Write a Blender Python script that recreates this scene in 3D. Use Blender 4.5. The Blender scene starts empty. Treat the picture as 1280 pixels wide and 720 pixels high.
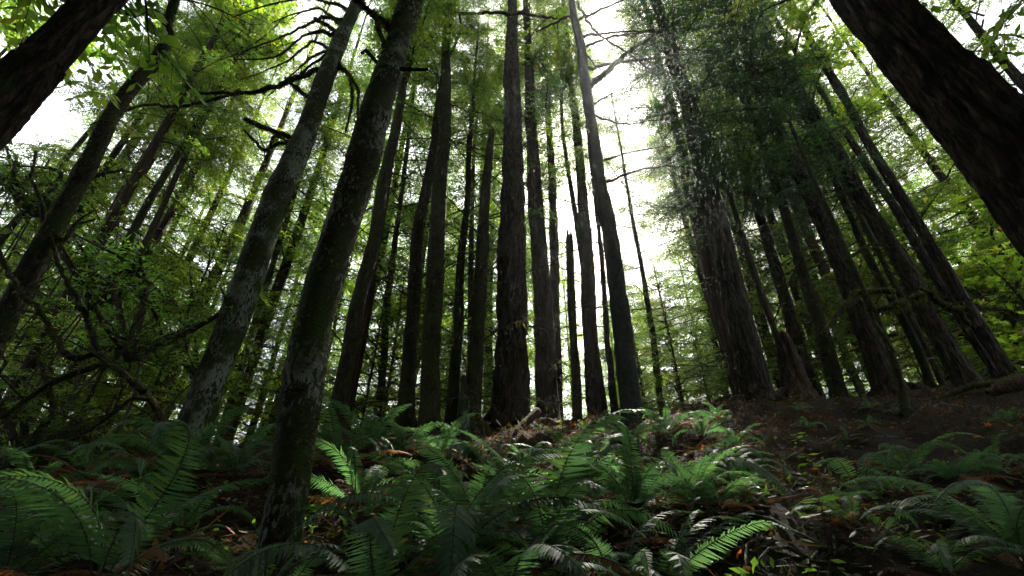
import bpy, math
import numpy as np
from mathutils import Vector
R = np.random.default_rng(11)
col = bpy.context.scene.collection
sc = bpy.context.scene
F_PX = 604.0
PITCH = math.radians(34.0)
CAM = np.array([0.0, 0.0, 1.0])
FW = np.array([0.0, math.cos(PITCH), math.sin(PITCH)])
UP = np.array([0.0, -math.sin(PITCH), math.cos(PITCH)])

def ray(u, v):
    return FW + np.array([1.0, 0, 0]) * (u - 640) / F_PX + UP * (360 - v) / F_PX
def at(u, v, y):
    d = ray(u, v); return CAM + d * (y / d[1])
def near_axis(u, v, x0, y0):
    d = ray(u, v); k = (d[0]*x0 + d[1]*y0) / (d[0]**2 + d[1]**2)
    return CAM + d * k
def depth(p): return float(np.dot(np.asarray(p) - CAM, FW))
def to_px(p):
    q = np.asarray(p) - CAM; z = np.dot(q, FW)
    return 640 + F_PX*q[0]/z, 360 - F_PX*np.dot(q, UP)/z

# ------------------------------------------------------------------ noise
def _h(i, j, k):
    n = (i.astype(np.int64)*374761393 + j.astype(np.int64)*668265263 + k.astype(np.int64)*2147483647) & 0xffffffff
    n = ((n ^ (n >> 13)) * 1274126177) & 0xffffffff
    n = n ^ (n >> 16)
    return (n & 0xffff) / 65535.0
def vnoise(p):
    p = np.asarray(p, float); i = np.floor(p); f = p - i; f = f*f*(3-2*f)
    i = i.astype(np.int64); r = 0
    for a in (0, 1):
        for b in (0, 1):
            for c in (0, 1):
                w = (f[:, 0] if a else 1-f[:, 0])*(f[:, 1] if b else 1-f[:, 1])*(f[:, 2] if c else 1-f[:, 2])
                r = r + w*_h(i[:, 0]+a, i[:, 1]+b, i[:, 2]+c)
    return r*2-1
def fbm(p, o=3):
    r = 0; a = 1.0; p = np.asarray(p, float)
    for k in range(o):
        r = r + a*vnoise(p*(2**k) + 17.3*k); a *= .5
    return r

# ------------------------------------------------------------------ mesh building
class MB:
    def __init__(s): s.v = []; s.q = []; s.m = []; s.t = []; s.n = 0
    def add(s, verts, quads, mat=0, tint=None):
        verts = np.asarray(verts, np.float32); quads = np.asarray(quads, np.int32)
        s.v.append(verts); s.q.append(quads + s.n); s.m.append(np.full(len(quads), mat, np.int32))
        s.t.append(np.full(len(verts), .5, np.float32) if tint is None else np.broadcast_to(np.asarray(tint, np.float32), (len(verts),)))
        s.n += len(verts)
    def mesh(s, name, mats, off=(0, 0, 0), smooth=True):
        v = np.concatenate(s.v) - np.asarray(off, np.float32); q = np.concatenate(s.q)
        me = bpy.data.meshes.new(name)
        me.vertices.add(len(v)); me.vertices.foreach_set('co', v.ravel().astype(np.float32))
        me.loops.add(q.size); me.loops.foreach_set('vertex_index', q.ravel())
        me.polygons.add(len(q)); me.polygons.foreach_set('loop_start', np.arange(0, q.size, 4, dtype=np.int32))
        me.polygons.foreach_set('loop_total', np.full(len(q), 4, np.int32))
        for m in mats: me.materials.append(m)
        me.polygons.foreach_set('material_index', np.concatenate(s.m))
        me.polygons.foreach_set('use_smooth', np.full(len(q), smooth))
        a = me.attributes.new('tint', 'FLOAT', 'POINT'); a.data.foreach_set('value', np.concatenate(s.t).astype(np.float32))
        me.update(calc_edges=True); me.validate()
        return me

def put(name, me, parent=None, loc=(0, 0, 0)):
    o = bpy.data.objects.new(name, me); col.objects.link(o); o.location = loc
    if parent is not None: o.parent = parent
    return o
def tag(o, label=None, cat=None, group=None, kind=None):
    if label: o['label'] = label
    if cat: o['category'] = cat
    if group: o['group'] = group
    if kind: o['kind'] = kind
    return o
def empty(name, loc, label, cat, group=None):
    o = bpy.data.objects.new(name, None); col.objects.link(o); o.location = tuple(float(c) for c in loc)
    o.empty_display_size = .2
    return tag(o, label, cat, group)

def resample(P, r, step):
    P = np.asarray(P, float); r = np.asarray(r, float)
    # Catmull-Rom
    out = []; rr = []
    n = len(P)
    for i in range(n-1):
        p0 = P[max(i-1, 0)] if i > 0 else 2*P[0]-P[1]; p1 = P[i]; p2 = P[i+1]; p3 = P[i+2] if i+2 < n else 2*P[-1]-P[-2]
        L = np.linalg.norm(p2-p1); m = max(1, int(L/step))
        t = np.linspace(0, 1, m, endpoint=False)[:, None]
        out.append(.5*((2*p1)+(-p0+p2)*t+(2*p0-5*p1+4*p2-p3)*t*t+(-p0+3*p1-3*p2+p3)*t**3))
        rr.append(r[i]+(r[i+1]-r[i])*t[:, 0])
    out.append(P[-1:]); rr.append(r[-1:])
    return np.concatenate(out), np.concatenate(rr)
def frames(P):
    T = np.gradient(P, axis=0); T /= np.linalg.norm(T, axis=1)[:, None]+1e-9
    ref = np.array([1.0, 0, 0]) if abs(T[0][2]) > .6 else np.array([0, 0, 1.0])
    if abs(T[:, 2]).max() > .9 and abs(T[0][2]) <= .6: ref = np.array([.6, -.8, .1])
    A = np.cross(T, ref); A /= np.linalg.norm(A, axis=1)[:, None]+1e-9
    B = np.cross(T, A)
    return T, A, B
def tube(mb, P, r, n=8, rough=0, rs=(6, 1.0), ridge=False, mat=0, tint=.5, cap=True, flare=None):
    T, A, B = frames(P); m = len(P)
    th = np.linspace(0, 2*np.pi, n, endpoint=False)
    c = np.cos(th)[None, :, None]; s = np.sin(th)[None, :, None]
    D = A[:, None, :]*c + B[:, None, :]*s
    rad = np.repeat(r[:, None], n, 1)
    if flare is not None:
        h = np.linalg.norm(P-P[0], axis=1)[:, None]
        lob = 1+.5*np.cos(th*5+flare*7)[None, :]*np.cos(th*2+flare*3)[None, :]
        rad = rad*(1+.38*np.exp(-h/(r[0]*2.0+.12))*lob)
    if rough > 0:
        q = P[:, None, :] + D*rad[..., None]
        q = q.reshape(-1, 3)*np.array([rs[0], rs[0], rs[1]])
        f = fbm(q, 3)
        if ridge: f = .35-2.2*np.abs(f)
        rad = rad + (rough*f.reshape(m, n))*np.minimum(1, rad/.1)
    V = P[:, None, :] + D*rad[..., None]
    i = np.arange(m-1)[:, None]*n; j = np.arange(n)[None, :]; j2 = (j+1) % n
    Q = np.stack([i+j, i+j2, i+n+j2, i+n+j], -1).reshape(-1, 4)
    V = V.reshape(-1, 3)
    if cap:
        k = (m-1)*n
        V = np.concatenate([V, [P[-1]+T[-1]*r[-1]*.5]]); top = len(V)-1
        jj = np.arange(0, n-1, 2)
        Q = np.concatenate([Q, np.stack([k+jj, k+(jj+1) % n, k+(jj+2) % n, np.full(len(jj), top)], -1)])
    mb.add(V, Q, mat, tint)

# ------------------------------------------------------------------ materials
def newmat(name):
    m = bpy.data.materials.new(name); m.use_nodes = True; nt = m.node_tree; nt.nodes.clear(); return m, nt
def N(nt, t, **k):
    n = nt.nodes.new(t)
    for a, b in k.items():
        if a.startswith('i_'): n.inputs[a[2:].replace('_', ' ')].default_value = b
        else: setattr(n, a, b)
    return n
def ramp(nt, fac, stops):
    r = N(nt, 'ShaderNodeValToRGB'); e = r.color_ramp.elements
    while len(e) < len(stops): e.new(.5)
    for x, (p, c) in zip(e, stops): x.position = p; x.color = (*c, 1) if len(c) == 3 else c
    nt.links.new(fac, r.inputs[0]); return r.outputs[0]
def bark(name, dark, light, moss=.3, lichen=0.0, fur=(9, 9, 1.4), bump=.6, mosscol=(.020, .031, .006), dist=.02):
    m, nt = newmat(name); L = nt.links.new
    tc = N(nt, 'ShaderNodeTexCoord'); oi = N(nt, 'ShaderNodeObjectInfo')
    off = N(nt, 'ShaderNodeVectorMath', operation='ADD'); L(tc.outputs['Object'], off.inputs[0])
    mul = N(nt, 'ShaderNodeMath', operation='MULTIPLY'); mul.inputs[1].default_value = 37.0; L(oi.outputs['Random'], mul.inputs[0]); L(mul.outputs[0], off.inputs[1])
    mp = N(nt, 'ShaderNodeMapping'); mp.inputs['Scale'].default_value = fur; L(off.outputs[0], mp.inputs[0])
    n1 = N(nt, 'ShaderNodeTexNoise', i_Scale=1.0, i_Detail=6.0, i_Roughness=.62, i_Distortion=1.2); L(mp.outputs[0], n1.inputs['Vector'])
    vo = N(nt, 'ShaderNodeTexVoronoi', feature='DISTANCE_TO_EDGE', i_Scale=1.6); 
    w = N(nt, 'ShaderNodeMixRGB', blend_type='ADD'); w.inputs[0].default_value = 1.0; L(mp.outputs[0], w.inputs[1]); L(n1.outputs['Color'], w.inputs[2]); L(w.outputs[0], vo.inputs['Vector'])
    c = ramp(nt, n1.outputs['Fac'], [(.42, dark), (.52, tuple(.5*(a+b) for a, b in zip(dark, light))), (.60, tuple(.95*b for b in light))])
    crk = ramp(nt, vo.outputs['Distance'], [(0.0, (.18, .16, .15)), (.22, (1, 1, 1))])
    c2 = N(nt, 'ShaderNodeMixRGB', blend_type='MULTIPLY'); c2.inputs[0].default_value = min(1, bump); L(c, c2.inputs[1]); L(crk, c2.inputs[2])
    cur = c2.outputs[0]
    if lichen > 0:
        mp2 = N(nt, 'ShaderNodeMapping'); mp2.inputs['Scale'].default_value = (38, 38, 14); L(off.outputs[0], mp2.inputs[0])
        n3 = N(nt, 'ShaderNodeTexNoise', i_Scale=1.0, i_Detail=4.0, i_Roughness=.6); L(mp2.outputs[0], n3.inputs['Vector'])
        n4 = N(nt, 'ShaderNodeTexNoise', i_Scale=1.7, i_Detail=2.0); L(off.outputs[0], n4.inputs['Vector'])
        ad = N(nt, 'ShaderNodeMath', operation='MULTIPLY_ADD'); L(n4.outputs['Fac'], ad.inputs[0]); ad.inputs[1].default_value = .9; L(n3.outputs['Fac'], ad.inputs[2])
        lm = ramp(nt, ad.outputs[0], [(1.09-.10*lichen, (0, 0, 0)), (1.145-.10*lichen, (.8, .8, .8))])
        mx = N(nt, 'ShaderNodeMixRGB'); L(lm, mx.inputs[0]); L(cur, mx.inputs[1]); mx.inputs[2].default_value = (.15, .175, .145, 1); cur = mx.outputs[0]
    n2 = N(nt, 'ShaderNodeTexNoise', i_Scale=2.2, i_Detail=5.0, i_Roughness=.65); L(off.outputs[0], n2.inputs['Vector'])
    mm = ramp(nt, n2.outputs['Fac'], [(.72-.4*moss, (0, 0, 0)), (.86-.4*moss, (1, 1, 1))])
    mx = N(nt, 'ShaderNodeMixRGB'); L(mm, mx.inputs[0]); L(cur, mx.inputs[1]); mx.inputs[2].default_value = (*mosscol, 1)
    nf = N(nt, 'ShaderNodeTexNoise', i_Scale=60.0, i_Detail=3.0); L(tc.outputs['Object'], nf.inputs['Vector'])
    h = N(nt, 'ShaderNodeMath', operation='MULTIPLY_ADD'); L(vo.outputs['Distance'], h.inputs[0]); h.inputs[1].default_value = 1.2; L(n1.outputs['Fac'], h.inputs[2])
    h2 = N(nt, 'ShaderNodeMath', operation='MULTIPLY_ADD'); L(nf.outputs['Fac'], h2.inputs[0]); h2.inputs[1].default_value = .25; L(h.outputs[0], h2.inputs[2])
    bp = N(nt, 'ShaderNodeBump', i_Strength=bump, i_Distance=dist); L(h2.outputs[0], bp.inputs['Height'])
    b = N(nt, 'ShaderNodeBsdfPrincipled', i_Roughness=.88); b.inputs['Specular IOR Level'].default_value = .12
    L(mx.outputs[0], b.inputs['Base Color']); L(bp.outputs[0], b.inputs['Normal'])
    o = N(nt, 'ShaderNodeOutputMaterial'); L(b.outputs[0], o.inputs[0]); return m
def leafmat(name, stops, tr=.5, rough=.5, spec=.3, trs=3.2, objvar=.25):
    m, nt = newmat(name); L = nt.links.new
    at_ = N(nt, 'ShaderNodeAttribute', attribute_name='tint')
    c = ramp(nt, at_.outputs['Fac'], stops)
    oi = N(nt, 'ShaderNodeObjectInfo')
    hv = N(nt, 'ShaderNodeHueSaturation'); 
    mr = N(nt, 'ShaderNodeMapRange'); mr.inputs['To Min'].default_value = 1-objvar; mr.inputs['To Max'].default_value = 1+objvar; L(oi.outputs['Random'], mr.inputs[0]); L(mr.outputs[0], hv.inputs['Value'])
    mr2 = N(nt, 'ShaderNodeMapRange'); mr2.inputs['To Min'].default_value = .485; mr2.inputs['To Max'].default_value = .515
    md = N(nt, 'ShaderNodeMath', operation='FRACT'); mu = N(nt, 'ShaderNodeMath', operation='MULTIPLY'); mu.inputs[1].default_value = 7.31; L(oi.outputs['Random'], mu.inputs[0]); L(mu.outputs[0], md.inputs[0]); L(md.outputs[0], mr2.inputs[0]); L(mr2.outputs[0], hv.inputs['Hue'])
    L(c, hv.inputs['Color']); c = hv.outputs[0]
    b = N(nt, 'ShaderNodeBsdfPrincipled', i_Roughness=rough); b.inputs['Specular IOR Level'].default_value = spec
    L(c, b.inputs['Base Color'])
    t = N(nt, 'ShaderNodeBsdfTranslucent'); mt = N(nt, 'ShaderNodeMixRGB', blend_type='MULTIPLY'); mt.inputs[0].default_value = 1; L(c, mt.inputs[1]); mt.inputs[2].default_value = (trs*1.15, trs*1.1, trs*.55, 1); L(mt.outputs[0], t.inputs[0])
    mx = N(nt, 'ShaderNodeMixShader'); mx.inputs[0].default_value = tr; L(b.outputs[0], mx.inputs[1]); L(t.outputs[0], mx.inputs[2])
    o = N(nt, 'ShaderNodeOutputMaterial'); L(mx.outputs[0], o.inputs[0]); return m

M = {}
M['fir'] = bark('fir_bark', (.008, .006, .0045), (.070, .055, .041), moss=.36, lichen=.35, fur=(11, 11, 2.0), bump=.9, dist=.03)
M['cedar'] = bark('cedar_bark', (.025, .016, .012), (.09, .055, .04), moss=.18, fur=(22, 22, 1.0), bump=.7)
M['alder'] = bark('alder_bark', (.012, .012, .007), (.038, .037, .021), moss=.66, lichen=1.0, fur=(12, 12, 22), bump=.8, dist=.02)
M['mossy'] = bark('mossy_bark', (.012, .011, .006), (.043, .037, .020), moss=.62, lichen=.5, fur=(8, 8, 3), bump=.6)
M['teal'] = bark('lichen_bark', (.011, .015, .013), (.026, .036, .030), moss=.45, lichen=.1, fur=(9, 9, 5), bump=.4)
M['twig'] = bark('twig_bark', (.03, .026, .018), (.07, .06, .045), moss=.4, fur=(20, 20, 8), bump=.2)
M['needle'] = leafmat('hemlock_needles', [(0, (.028, .058, .016)), (.5, (.060, .108, .020)), (.85, (.11, .155, .022)), (1, (.14, .13, .025))], tr=.5)
M['darkneedle'] = leafmat('fir_needles', [(0, (.012, .035, .018)), (.6, (.022, .06, .026)), (1, (.04, .085, .03))], tr=.3)
M['maple'] = leafmat('maple_leaves', [(0, (.07, .12, .012)), (.65, (.10, .18, .02)), (.95, (.19, .18, .02)), (1, (.30, .11, .02))], tr=.6, trs=3.0)
M['broad'] = leafmat('rhododendron_leaves', [(0, (.03, .07, .018)), (.7, (.06, .12, .02)), (1, (.12, .14, .02))], tr=.4, rough=.35)
M['fern'] = leafmat('fern_green', [(0, (.016, .044, .027)), (.6, (.028, .068, .037)), (1, (.07, .115, .032))], tr=.38, rough=.55, spec=.32)
M['skylitfern'] = leafmat('fern_skylit', [(0, (.04, .10, .06)), (.6, (.065, .14, .08)), (1, (.11, .18, .06))], tr=.4, rough=.6, spec=.3)  # lighter copy of the fern green: skylight on the fronds put into the colour
M['deadfern'] = leafmat('dead_frond', [(0, (.06, .028, .014)), (1, (.15, .06, .025))], tr=.3, rough=.7)
M['moss'] = leafmat('moss_fuzz', [(0, (.03, .04, .01)), (1, (.075, .09, .02))], tr=.5, rough=.9, spec=.05, trs=1.8)
M['leaflit'] = leafmat('fallen_leaves', [(0, (.022, .014, .010)), (.6, (.045, .026, .016)), (.95, (.10, .052, .028)), (1, (.30, .06, .02))], tr=.2, rough=.7)

def soil():
    m, nt = newmat('forest_soil'); L = nt.links.new
    tc = N(nt, 'ShaderNodeTexCoord')
    a = N(nt, 'ShaderNodeTexNoise', i_Scale=1.3, i_Detail=7.0, i_Roughness=.65); L(tc.outputs['Object'], a.inputs['Vector'])
    b = N(nt, 'ShaderNodeTexNoise', i_Scale=28.0, i_Detail=5.0, i_Roughness=.7); L(tc.outputs['Object'], b.inputs['Vector'])
    c1 = ramp(nt, b.outputs['Fac'], [(.3, (.006, .005, .004)), (.55, (.022, .015, .010)), (.75, (.055, .033, .02))])
    mk = ramp(nt, a.outputs['Fac'], [(.52, (0, 0, 0)), (.64, (1, 1, 1))])
    mx = N(nt, 'ShaderNodeMixRGB'); L(mk, mx.inputs[0]); L(c1, mx.inputs[1]); mx.inputs[2].default_value = (.022, .032, .010, 1)
    bp = N(nt, 'ShaderNodeBump', i_Strength=1.0, i_Distance=.05); L(b.outputs['Fac'], bp.inputs['Height'])
    s = N(nt, 'ShaderNodeBsdfPrincipled', i_Roughness=.95); s.inputs['Specular IOR Level'].default_value = .1
    L(mx.outputs[0], s.inputs['Base Color']); L(bp.outputs[0], s.inputs['Normal'])
    o = N(nt, 'ShaderNodeOutputMaterial'); L(s.outputs[0], o.inputs[0]); return m
M['soil'] = soil()

# ------------------------------------------------------------------ ground
CREST = [(-60, 590), (0, 588), (110, 575), (210, 565), (320, 552), (430, 545), (540, 535), (640, 530), (760, 520), (860, 508), (940, 500), (1030, 497), (1110, 492), (1200, 484), (1280, 478), (1340, 474)]
_t = []; _z = []
for u_, v_ in CREST:
    d_ = ray(u_, v_); _t.append(d_[0]/d_[1]*11); _z.append(1+11*d_[2]/d_[1])
_t = np.array(_t); _z = np.array(_z)
def ground_base(x, y):
    zc = np.interp(x, _t, _z); w = y/11.0
    k = .035; b = 1.03-.35*(w-1)
    g = -k*np.logaddexp(-np.clip(w, -8, 8)/k, -np.clip(b, -3, 20)/k)
    g = np.maximum(g, -1.2 + .0*w)
    return zc*g
def ground(x, y):
    x = np.atleast_1d(np.asarray(x, float)); y = np.atleast_1d(np.asarray(y, float))
    p = np.stack([x, y, 0*x], -1)
    far = np.clip(1-(np.abs(x)+np.abs(y)-30)/30, 0, 1)
    return ground_base(x, y) + (.17*fbm(p*.7, 2) + .13*fbm(p*2.3+9, 2) + .06*fbm(p*7, 2))*far
def gz(x, y): return float(ground(x, y)[0])
def ground_hit(u, v):
    d = ray(u, v); d = d/d[1]
    ys = np.linspace(1.2, 13, 500); P = CAM + d*ys[:, None]
    dz = P[:, 2]-ground(P[:, 0], P[:, 1]); i = np.argmax(dz < 0)
    if dz[i] >= 0: i = int(np.argmin(dz[60:]))+60
    return np.array([P[i][0], P[i][1], gz(P[i][0], P[i][1])])
n = 420; uu = np.linspace(-1, 1, n); gx = 240*np.sign(uu)*np.abs(uu)**4+13*uu; gy = gx+5
X, Y = np.meshgrid(gx, gy, indexing='ij'); Z = ground(X.ravel(), Y.ravel())
mb = MB(); i = (np.arange(n-1)[:, None]*n+np.arange(n-1)[None, :]).ravel()
mb.add(np.stack([X.ravel(), Y.ravel(), Z], -1), np.stack([i, i+n, i+n+1, i+1], -1))
tag(put('ground', mb.mesh('ground', [M['soil']])), kind='structure')

# ------------------------------------------------------------------ foliage generators
def unit(a): return a/(np.linalg.norm(a, axis=-1, keepdims=True)+1e-9)
def leaf_quads(mb, q, d, side, ln, wd, mat, tint):
    k = len(q); a = q; b = q + d*ln[:, None]*.5 + side*wd[:, None]*.5; c = q + d*ln[:, None]; e = q + d*ln[:, None]*.5 - side*wd[:, None]*.5
    V = np.stack([a, b, c, e], 1).reshape(-1, 3); mb.add(V, np.arange(k*4).reshape(-1, 4), mat, np.repeat(tint, 4))
def conifer_branch(mb, r, org, az, L, pitch, droop, sp=.11, lsp=.07, leaf=(.085, .028), tip=0.0, base=.12, bare=0, width=.36, mats=(0, 1), tw=.0, hang=.25):
    ns = max(5, int(L/sp)); s = np.linspace(base, 1, ns)
    h = np.array([math.cos(az), math.sin(az), 0]); sd = np.array([-h[1], h[0], 0])
    def pos(s_):
        s_ = np.asarray(s_)[:, None]
        wob = np.sin(s_*5+az*3)*.03*L
        return org + h*L*s_*math.cos(pitch)*(1-.12*s_) + np.array([0, 0, 1])*L*(math.sin(pitch)*s_-droop*s_**2+tip*s_**4) + sd*wob
    pp = pos(np.linspace(0, 1, 7)); tube(mb, pp, np.linspace(.012+.008*L, .003, 7), 4, mat=mats[0], cap=False)
    tin0 = r.uniform(.15, .75)
    for sg in (-1, 1):
        ss = s + r.uniform(-.5, .5, ns)/ns; ss = np.clip(ss, .05, 1)
        P0 = pos(ss); l = (L*width*(1-ss)**.75*np.minimum(1, (ss/.25))+.14)*r.uniform(.55, 1.15, ns)
        ang = np.radians(r.uniform(42, 68, ns))*sg
        dr = unit(pos(ss+.01)-P0)
        D = dr*np.cos(ang)[:, None]+sd*np.sin(ang)[:, None]; D[:, 2] -= r.uniform(.0, hang*1.6, ns); D = unit(D)
        # twig stem quads
        W = unit(np.cross(D, [0, 0, 1.0]))*.004
        E = P0 + D*l[:, None]; V = np.stack([P0-W, P0+W, E+W*.4, E-W*.4], 1).reshape(-1, 3); V[2::4, 2] -= hang*.2*l; V[3::4, 2] -= hang*.2*l
        mb.add(V, np.arange(ns*4).reshape(-1, 4), mats[0], .5)
        m = int(l.max()/lsp)+1; t = (np.arange(m)[None, :]+r.uniform(.2, .8, (ns, m)))*lsp
        keep = t < l[:, None]; keep &= r.random((ns, m)) > bare
        ii, jj = np.nonzero(keep); tt = t[ii, jj]
        for s2 in (-1, 1):
            k = len(ii)
            if k == 0: continue
            q = P0[ii]+D[ii]*tt[:, None]; q[:, 2] -= hang*.2*l[ii]*(tt/l[ii])**2; q += r.normal(0, .008, q.shape)
            Sd = unit(np.cross(D[ii], [0, 0, 1.0])); a2 = np.radians(r.uniform(28, 62, k))*s2
            d = D[ii]*np.cos(a2)[:, None]+Sd*np.sin(a2)[:, None]; d[:, 2] += r.normal(-.12, .22, k); d = unit(d)
            side = unit(np.cross(d, r.normal(0, .45, (k, 3))+[0, 0, 1.0]))
            tint = np.clip(tin0+r.normal(0, .14, k)+.3*(tt/l[ii]-.5), 0, 1)
            leaf_quads(mb, q, d, side, leaf[0]*r.uniform(.6, 1.4, k)*(1-.3*tt/l[ii]), leaf[1]*r.uniform(.7, 1.3, k), mats[1], tint)
def conifer_crown(seed, Lc, Rad, nb, mats, sp=.12, lsp=.075, leaf=(.09, .03), droop=.22, bare=.05, shape=.8, width=.34, hang=.25):
    r = np.random.default_rng(seed); mb = MB()
    z = np.sort(r.uniform(0, 1, nb)**1.05)
    for k, zz in enumerate(z):
        L = Rad*((1-zz)**shape)*r.uniform(.6, 1.15)*min(1, .55+zz*3)+.35
        az = k*2.4+r.uniform(-.5, .5)
        conifer_branch(mb, r, np.array([0, 0, zz*Lc]), az, L, math.radians(r.uniform(0, 22)+zz*20), droop*r.uniform(.6, 1.5), sp, lsp, leaf, bare=bare+.3*r.random()**4, width=width, hang=hang)
    return mb.mesh('conifer_crown', mats, smooth=False)
def star_leaves(mb, r, q, nrm, size, mat, tint):
    """lobed maple leaves: five pointed lobes round the stalk"""
    k = len(q); a = unit(np.cross(nrm, unit(r.normal(0, 1, (k, 3))))); b = np.cross(nrm, a)
    for ang, ln in ((0, 1), (52, .86), (-52, .86), (105, .55), (-105, .55)):
        c, s = math.cos(math.radians(ang)), math.sin(math.radians(ang)); d = a*c+b*s; sd = b*c-a*s
        leaf_quads(mb, q, d, sd, size*ln, size*.42*ln**.5, mat, tint)
def broad_crown(seed, ext, nl, per, mats, size=.13, kind='maple', limbs=7, flat=.5):
    r = np.random.default_rng(seed); mb = MB(); ex = np.array(ext)
    for l in range(limbs):
        az = l*2.4+r.uniform(-.4, .4); e = r.uniform(.1, 1.0)
        tipp = np.array([math.cos(az)*ex[0]*r.uniform(.5, 1), math.sin(az)*ex[1]*r.uniform(.5, 1), ex[2]*e])
        p0 = np.array([0, 0, -ex[2]*.1*e]); mid = (p0+tipp)/2+r.normal(0, .25, 3)+[0, 0, .5]
        P, rr = resample([p0, mid, tipp], [.07, .04, .012], .25); tube(mb, P, rr, 5, mat=0)
        for c in range(nl):
            t = r.uniform(.25, 1.05); i0 = min(len(P)-1, int(t*(len(P)-1)))
            q0 = P[i0]; d = unit(r.normal(0, 1, 3)*[1, 1, flat]); ll = r.uniform(.3, .3*ex[0]+.4)
            m = 6; tw = q0+d*np.linspace(0, 1, m)[:, None]*ll + r.normal(0, .03, (m, 3)); tw[:, 2] -= .1*np.linspace(0, 1, m)**2*ll
            tube(mb, tw, np.linspace(.010, .003, m), 3, mat=0, cap=False)
            k = per; s = r.uniform(.15, 1.0, k); q = q0+d*s[:, None]*ll+r.normal(0, .10, (k, 3))*[1, 1, .5]
            if kind == 'maple':
                nr = unit(r.normal(0, .42, (k, 3))+[0, 0, 1]); star_leaves(mb, r, q, nr, size*r.uniform(.55, 1.2, k), 1, np.clip(r.normal(.42, .24, k), 0, 1))
            else:
                dd = unit(r.normal(0, 1, (k, 3))*[1, 1, .5]+d*.6-[0, 0, .25]); side = unit(np.cross(dd, r.normal(0, .4, (k, 3))+[0, 0, 1.0]))
                leaf_quads(mb, q, dd, side, size*r.uniform(.7, 1.3, k), size*.27*r.uniform(.8, 1.2, k), 1, np.clip(r.normal(.45, .22, k), 0, 1))
    return mb.mesh('leafy_crown', mats, smooth=False)

# moss: short green slivers standing on bark, longer ones hanging below limbs
def moss_fuzz(P, r, dens, seed, ln=.035, hang=0.0, hl=.12, cover=.9):
    rr = np.random.default_rng(seed); T, A, B = frames(P)
    seg = np.linalg.norm(np.diff(P, axis=0), axis=1); area = (seg*(r[1:]+r[:-1])*.5*2*np.pi); k = int(min(9000, area.sum()*dens))
    if k < 3: k = 3
    i = rr.choice(len(seg), k, p=area/area.sum()); f = rr.random(k)[:, None]; th = rr.uniform(0, 2*np.pi, k)
    c = P[i]*(1-f)+P[i+1]*f; rad = r[i]*(1-f[:, 0])+r[i+1]*f[:, 0]; D = A[i]*np.cos(th)[:, None]+B[i]*np.sin(th)[:, None]
    q = c + D*rad[:, None]*.97; kp = (vnoise(q*2.2+seed) > -cover)
    q, D, c, rad, i = q[kp], D[kp], c[kp], rad[kp], i[kp]; k = len(q)
    d = unit(D+rr.normal(0, .45, (k, 3))); l = ln*rr.uniform(.5, 1.6, k)*np.minimum(1.2, .4+rad/.06)
    if hang > 0:
        hm = rr.random(k) < hang; d[hm] = unit(rr.normal(0, .18, (hm.sum(), 3))+[0, 0, -1]); l[hm] = hl*rr.uniform(.3, 1.6, hm.sum())
    side = unit(np.cross(d, rr.normal(0, 1, (k, 3)))); mb = MB()
    leaf_quads(mb, q, d, side, l, np.full(k, .012)+.1*l*rr.random(k), 0, rr.uniform(0, 1, k))
    return mb.mesh('moss', [M['moss']], smooth=False)

def limb_mesh(P, r, mat, seed, rough=.01, twigs=0, tl=.5, n=8, step=.08):
    rr = np.random.default_rng(seed); P, r = resample(P, r, step)
    P = P + (rr.normal(0, 1, 3)*0); P[1:-1] += np.minimum(.05, r[1:-1, None]*.8)*np.stack([vnoise(P[1:-1]*6+7*k+seed)+.5*vnoise(P[1:-1]*15+7*k+seed) for k in range(3)], -1); r = r*(1+.22*vnoise(P*9+seed))
    mb = MB(); tube(mb, P, r, n, rough=rough, rs=(14, 14))
    for k in range(twigs):
        i = int(rr.uniform(.25, .98)*(len(P)-1)); T = unit(P[min(i+1, len(P)-1)]-P[i-1]); d = unit(T*.7+rr.normal(0, .6, 3)+[0, 0, .0]); L = tl*rr.uniform(.4, 1.2)
        m = 6; t = np.linspace(0, 1, m)[:, None]; Q = P[i]+d*t*L+rr.normal(0, 1, 3)*.15*L*t*t-np.array([0, 0, .15])*L*t*t
        tube(mb, Q, np.linspace(min(.012, r[i]*.5), .002, m), 4)
        for w in range(2):
            j = int(rr.uniform(1, m-1)); d2 = unit(d+rr.normal(0, .6, 3)); Q2 = Q[j]+d2*np.linspace(0, .45*L, 4)[:, None]; tube(mb, Q2, np.linspace(.004, .0015, 4), 3)
    return mb.mesh('branch', [mat]), P, r

def make_limb(parent, pts, radii, mat, seed, moss=0.0, hang=0.0, hl=.12, twigs=0, tl=.5, name='branch'):
    off = np.array(parent.location); me, P, r = limb_mesh(np.array(pts)-off, radii, mat, seed, twigs=twigs, tl=tl)
    o = put(name, me, parent)
    if moss > 0: tag(put('moss', moss_fuzz(P, r, moss, seed, hang=hang, hl=hl), o), kind='stuff')
    return o

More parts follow.
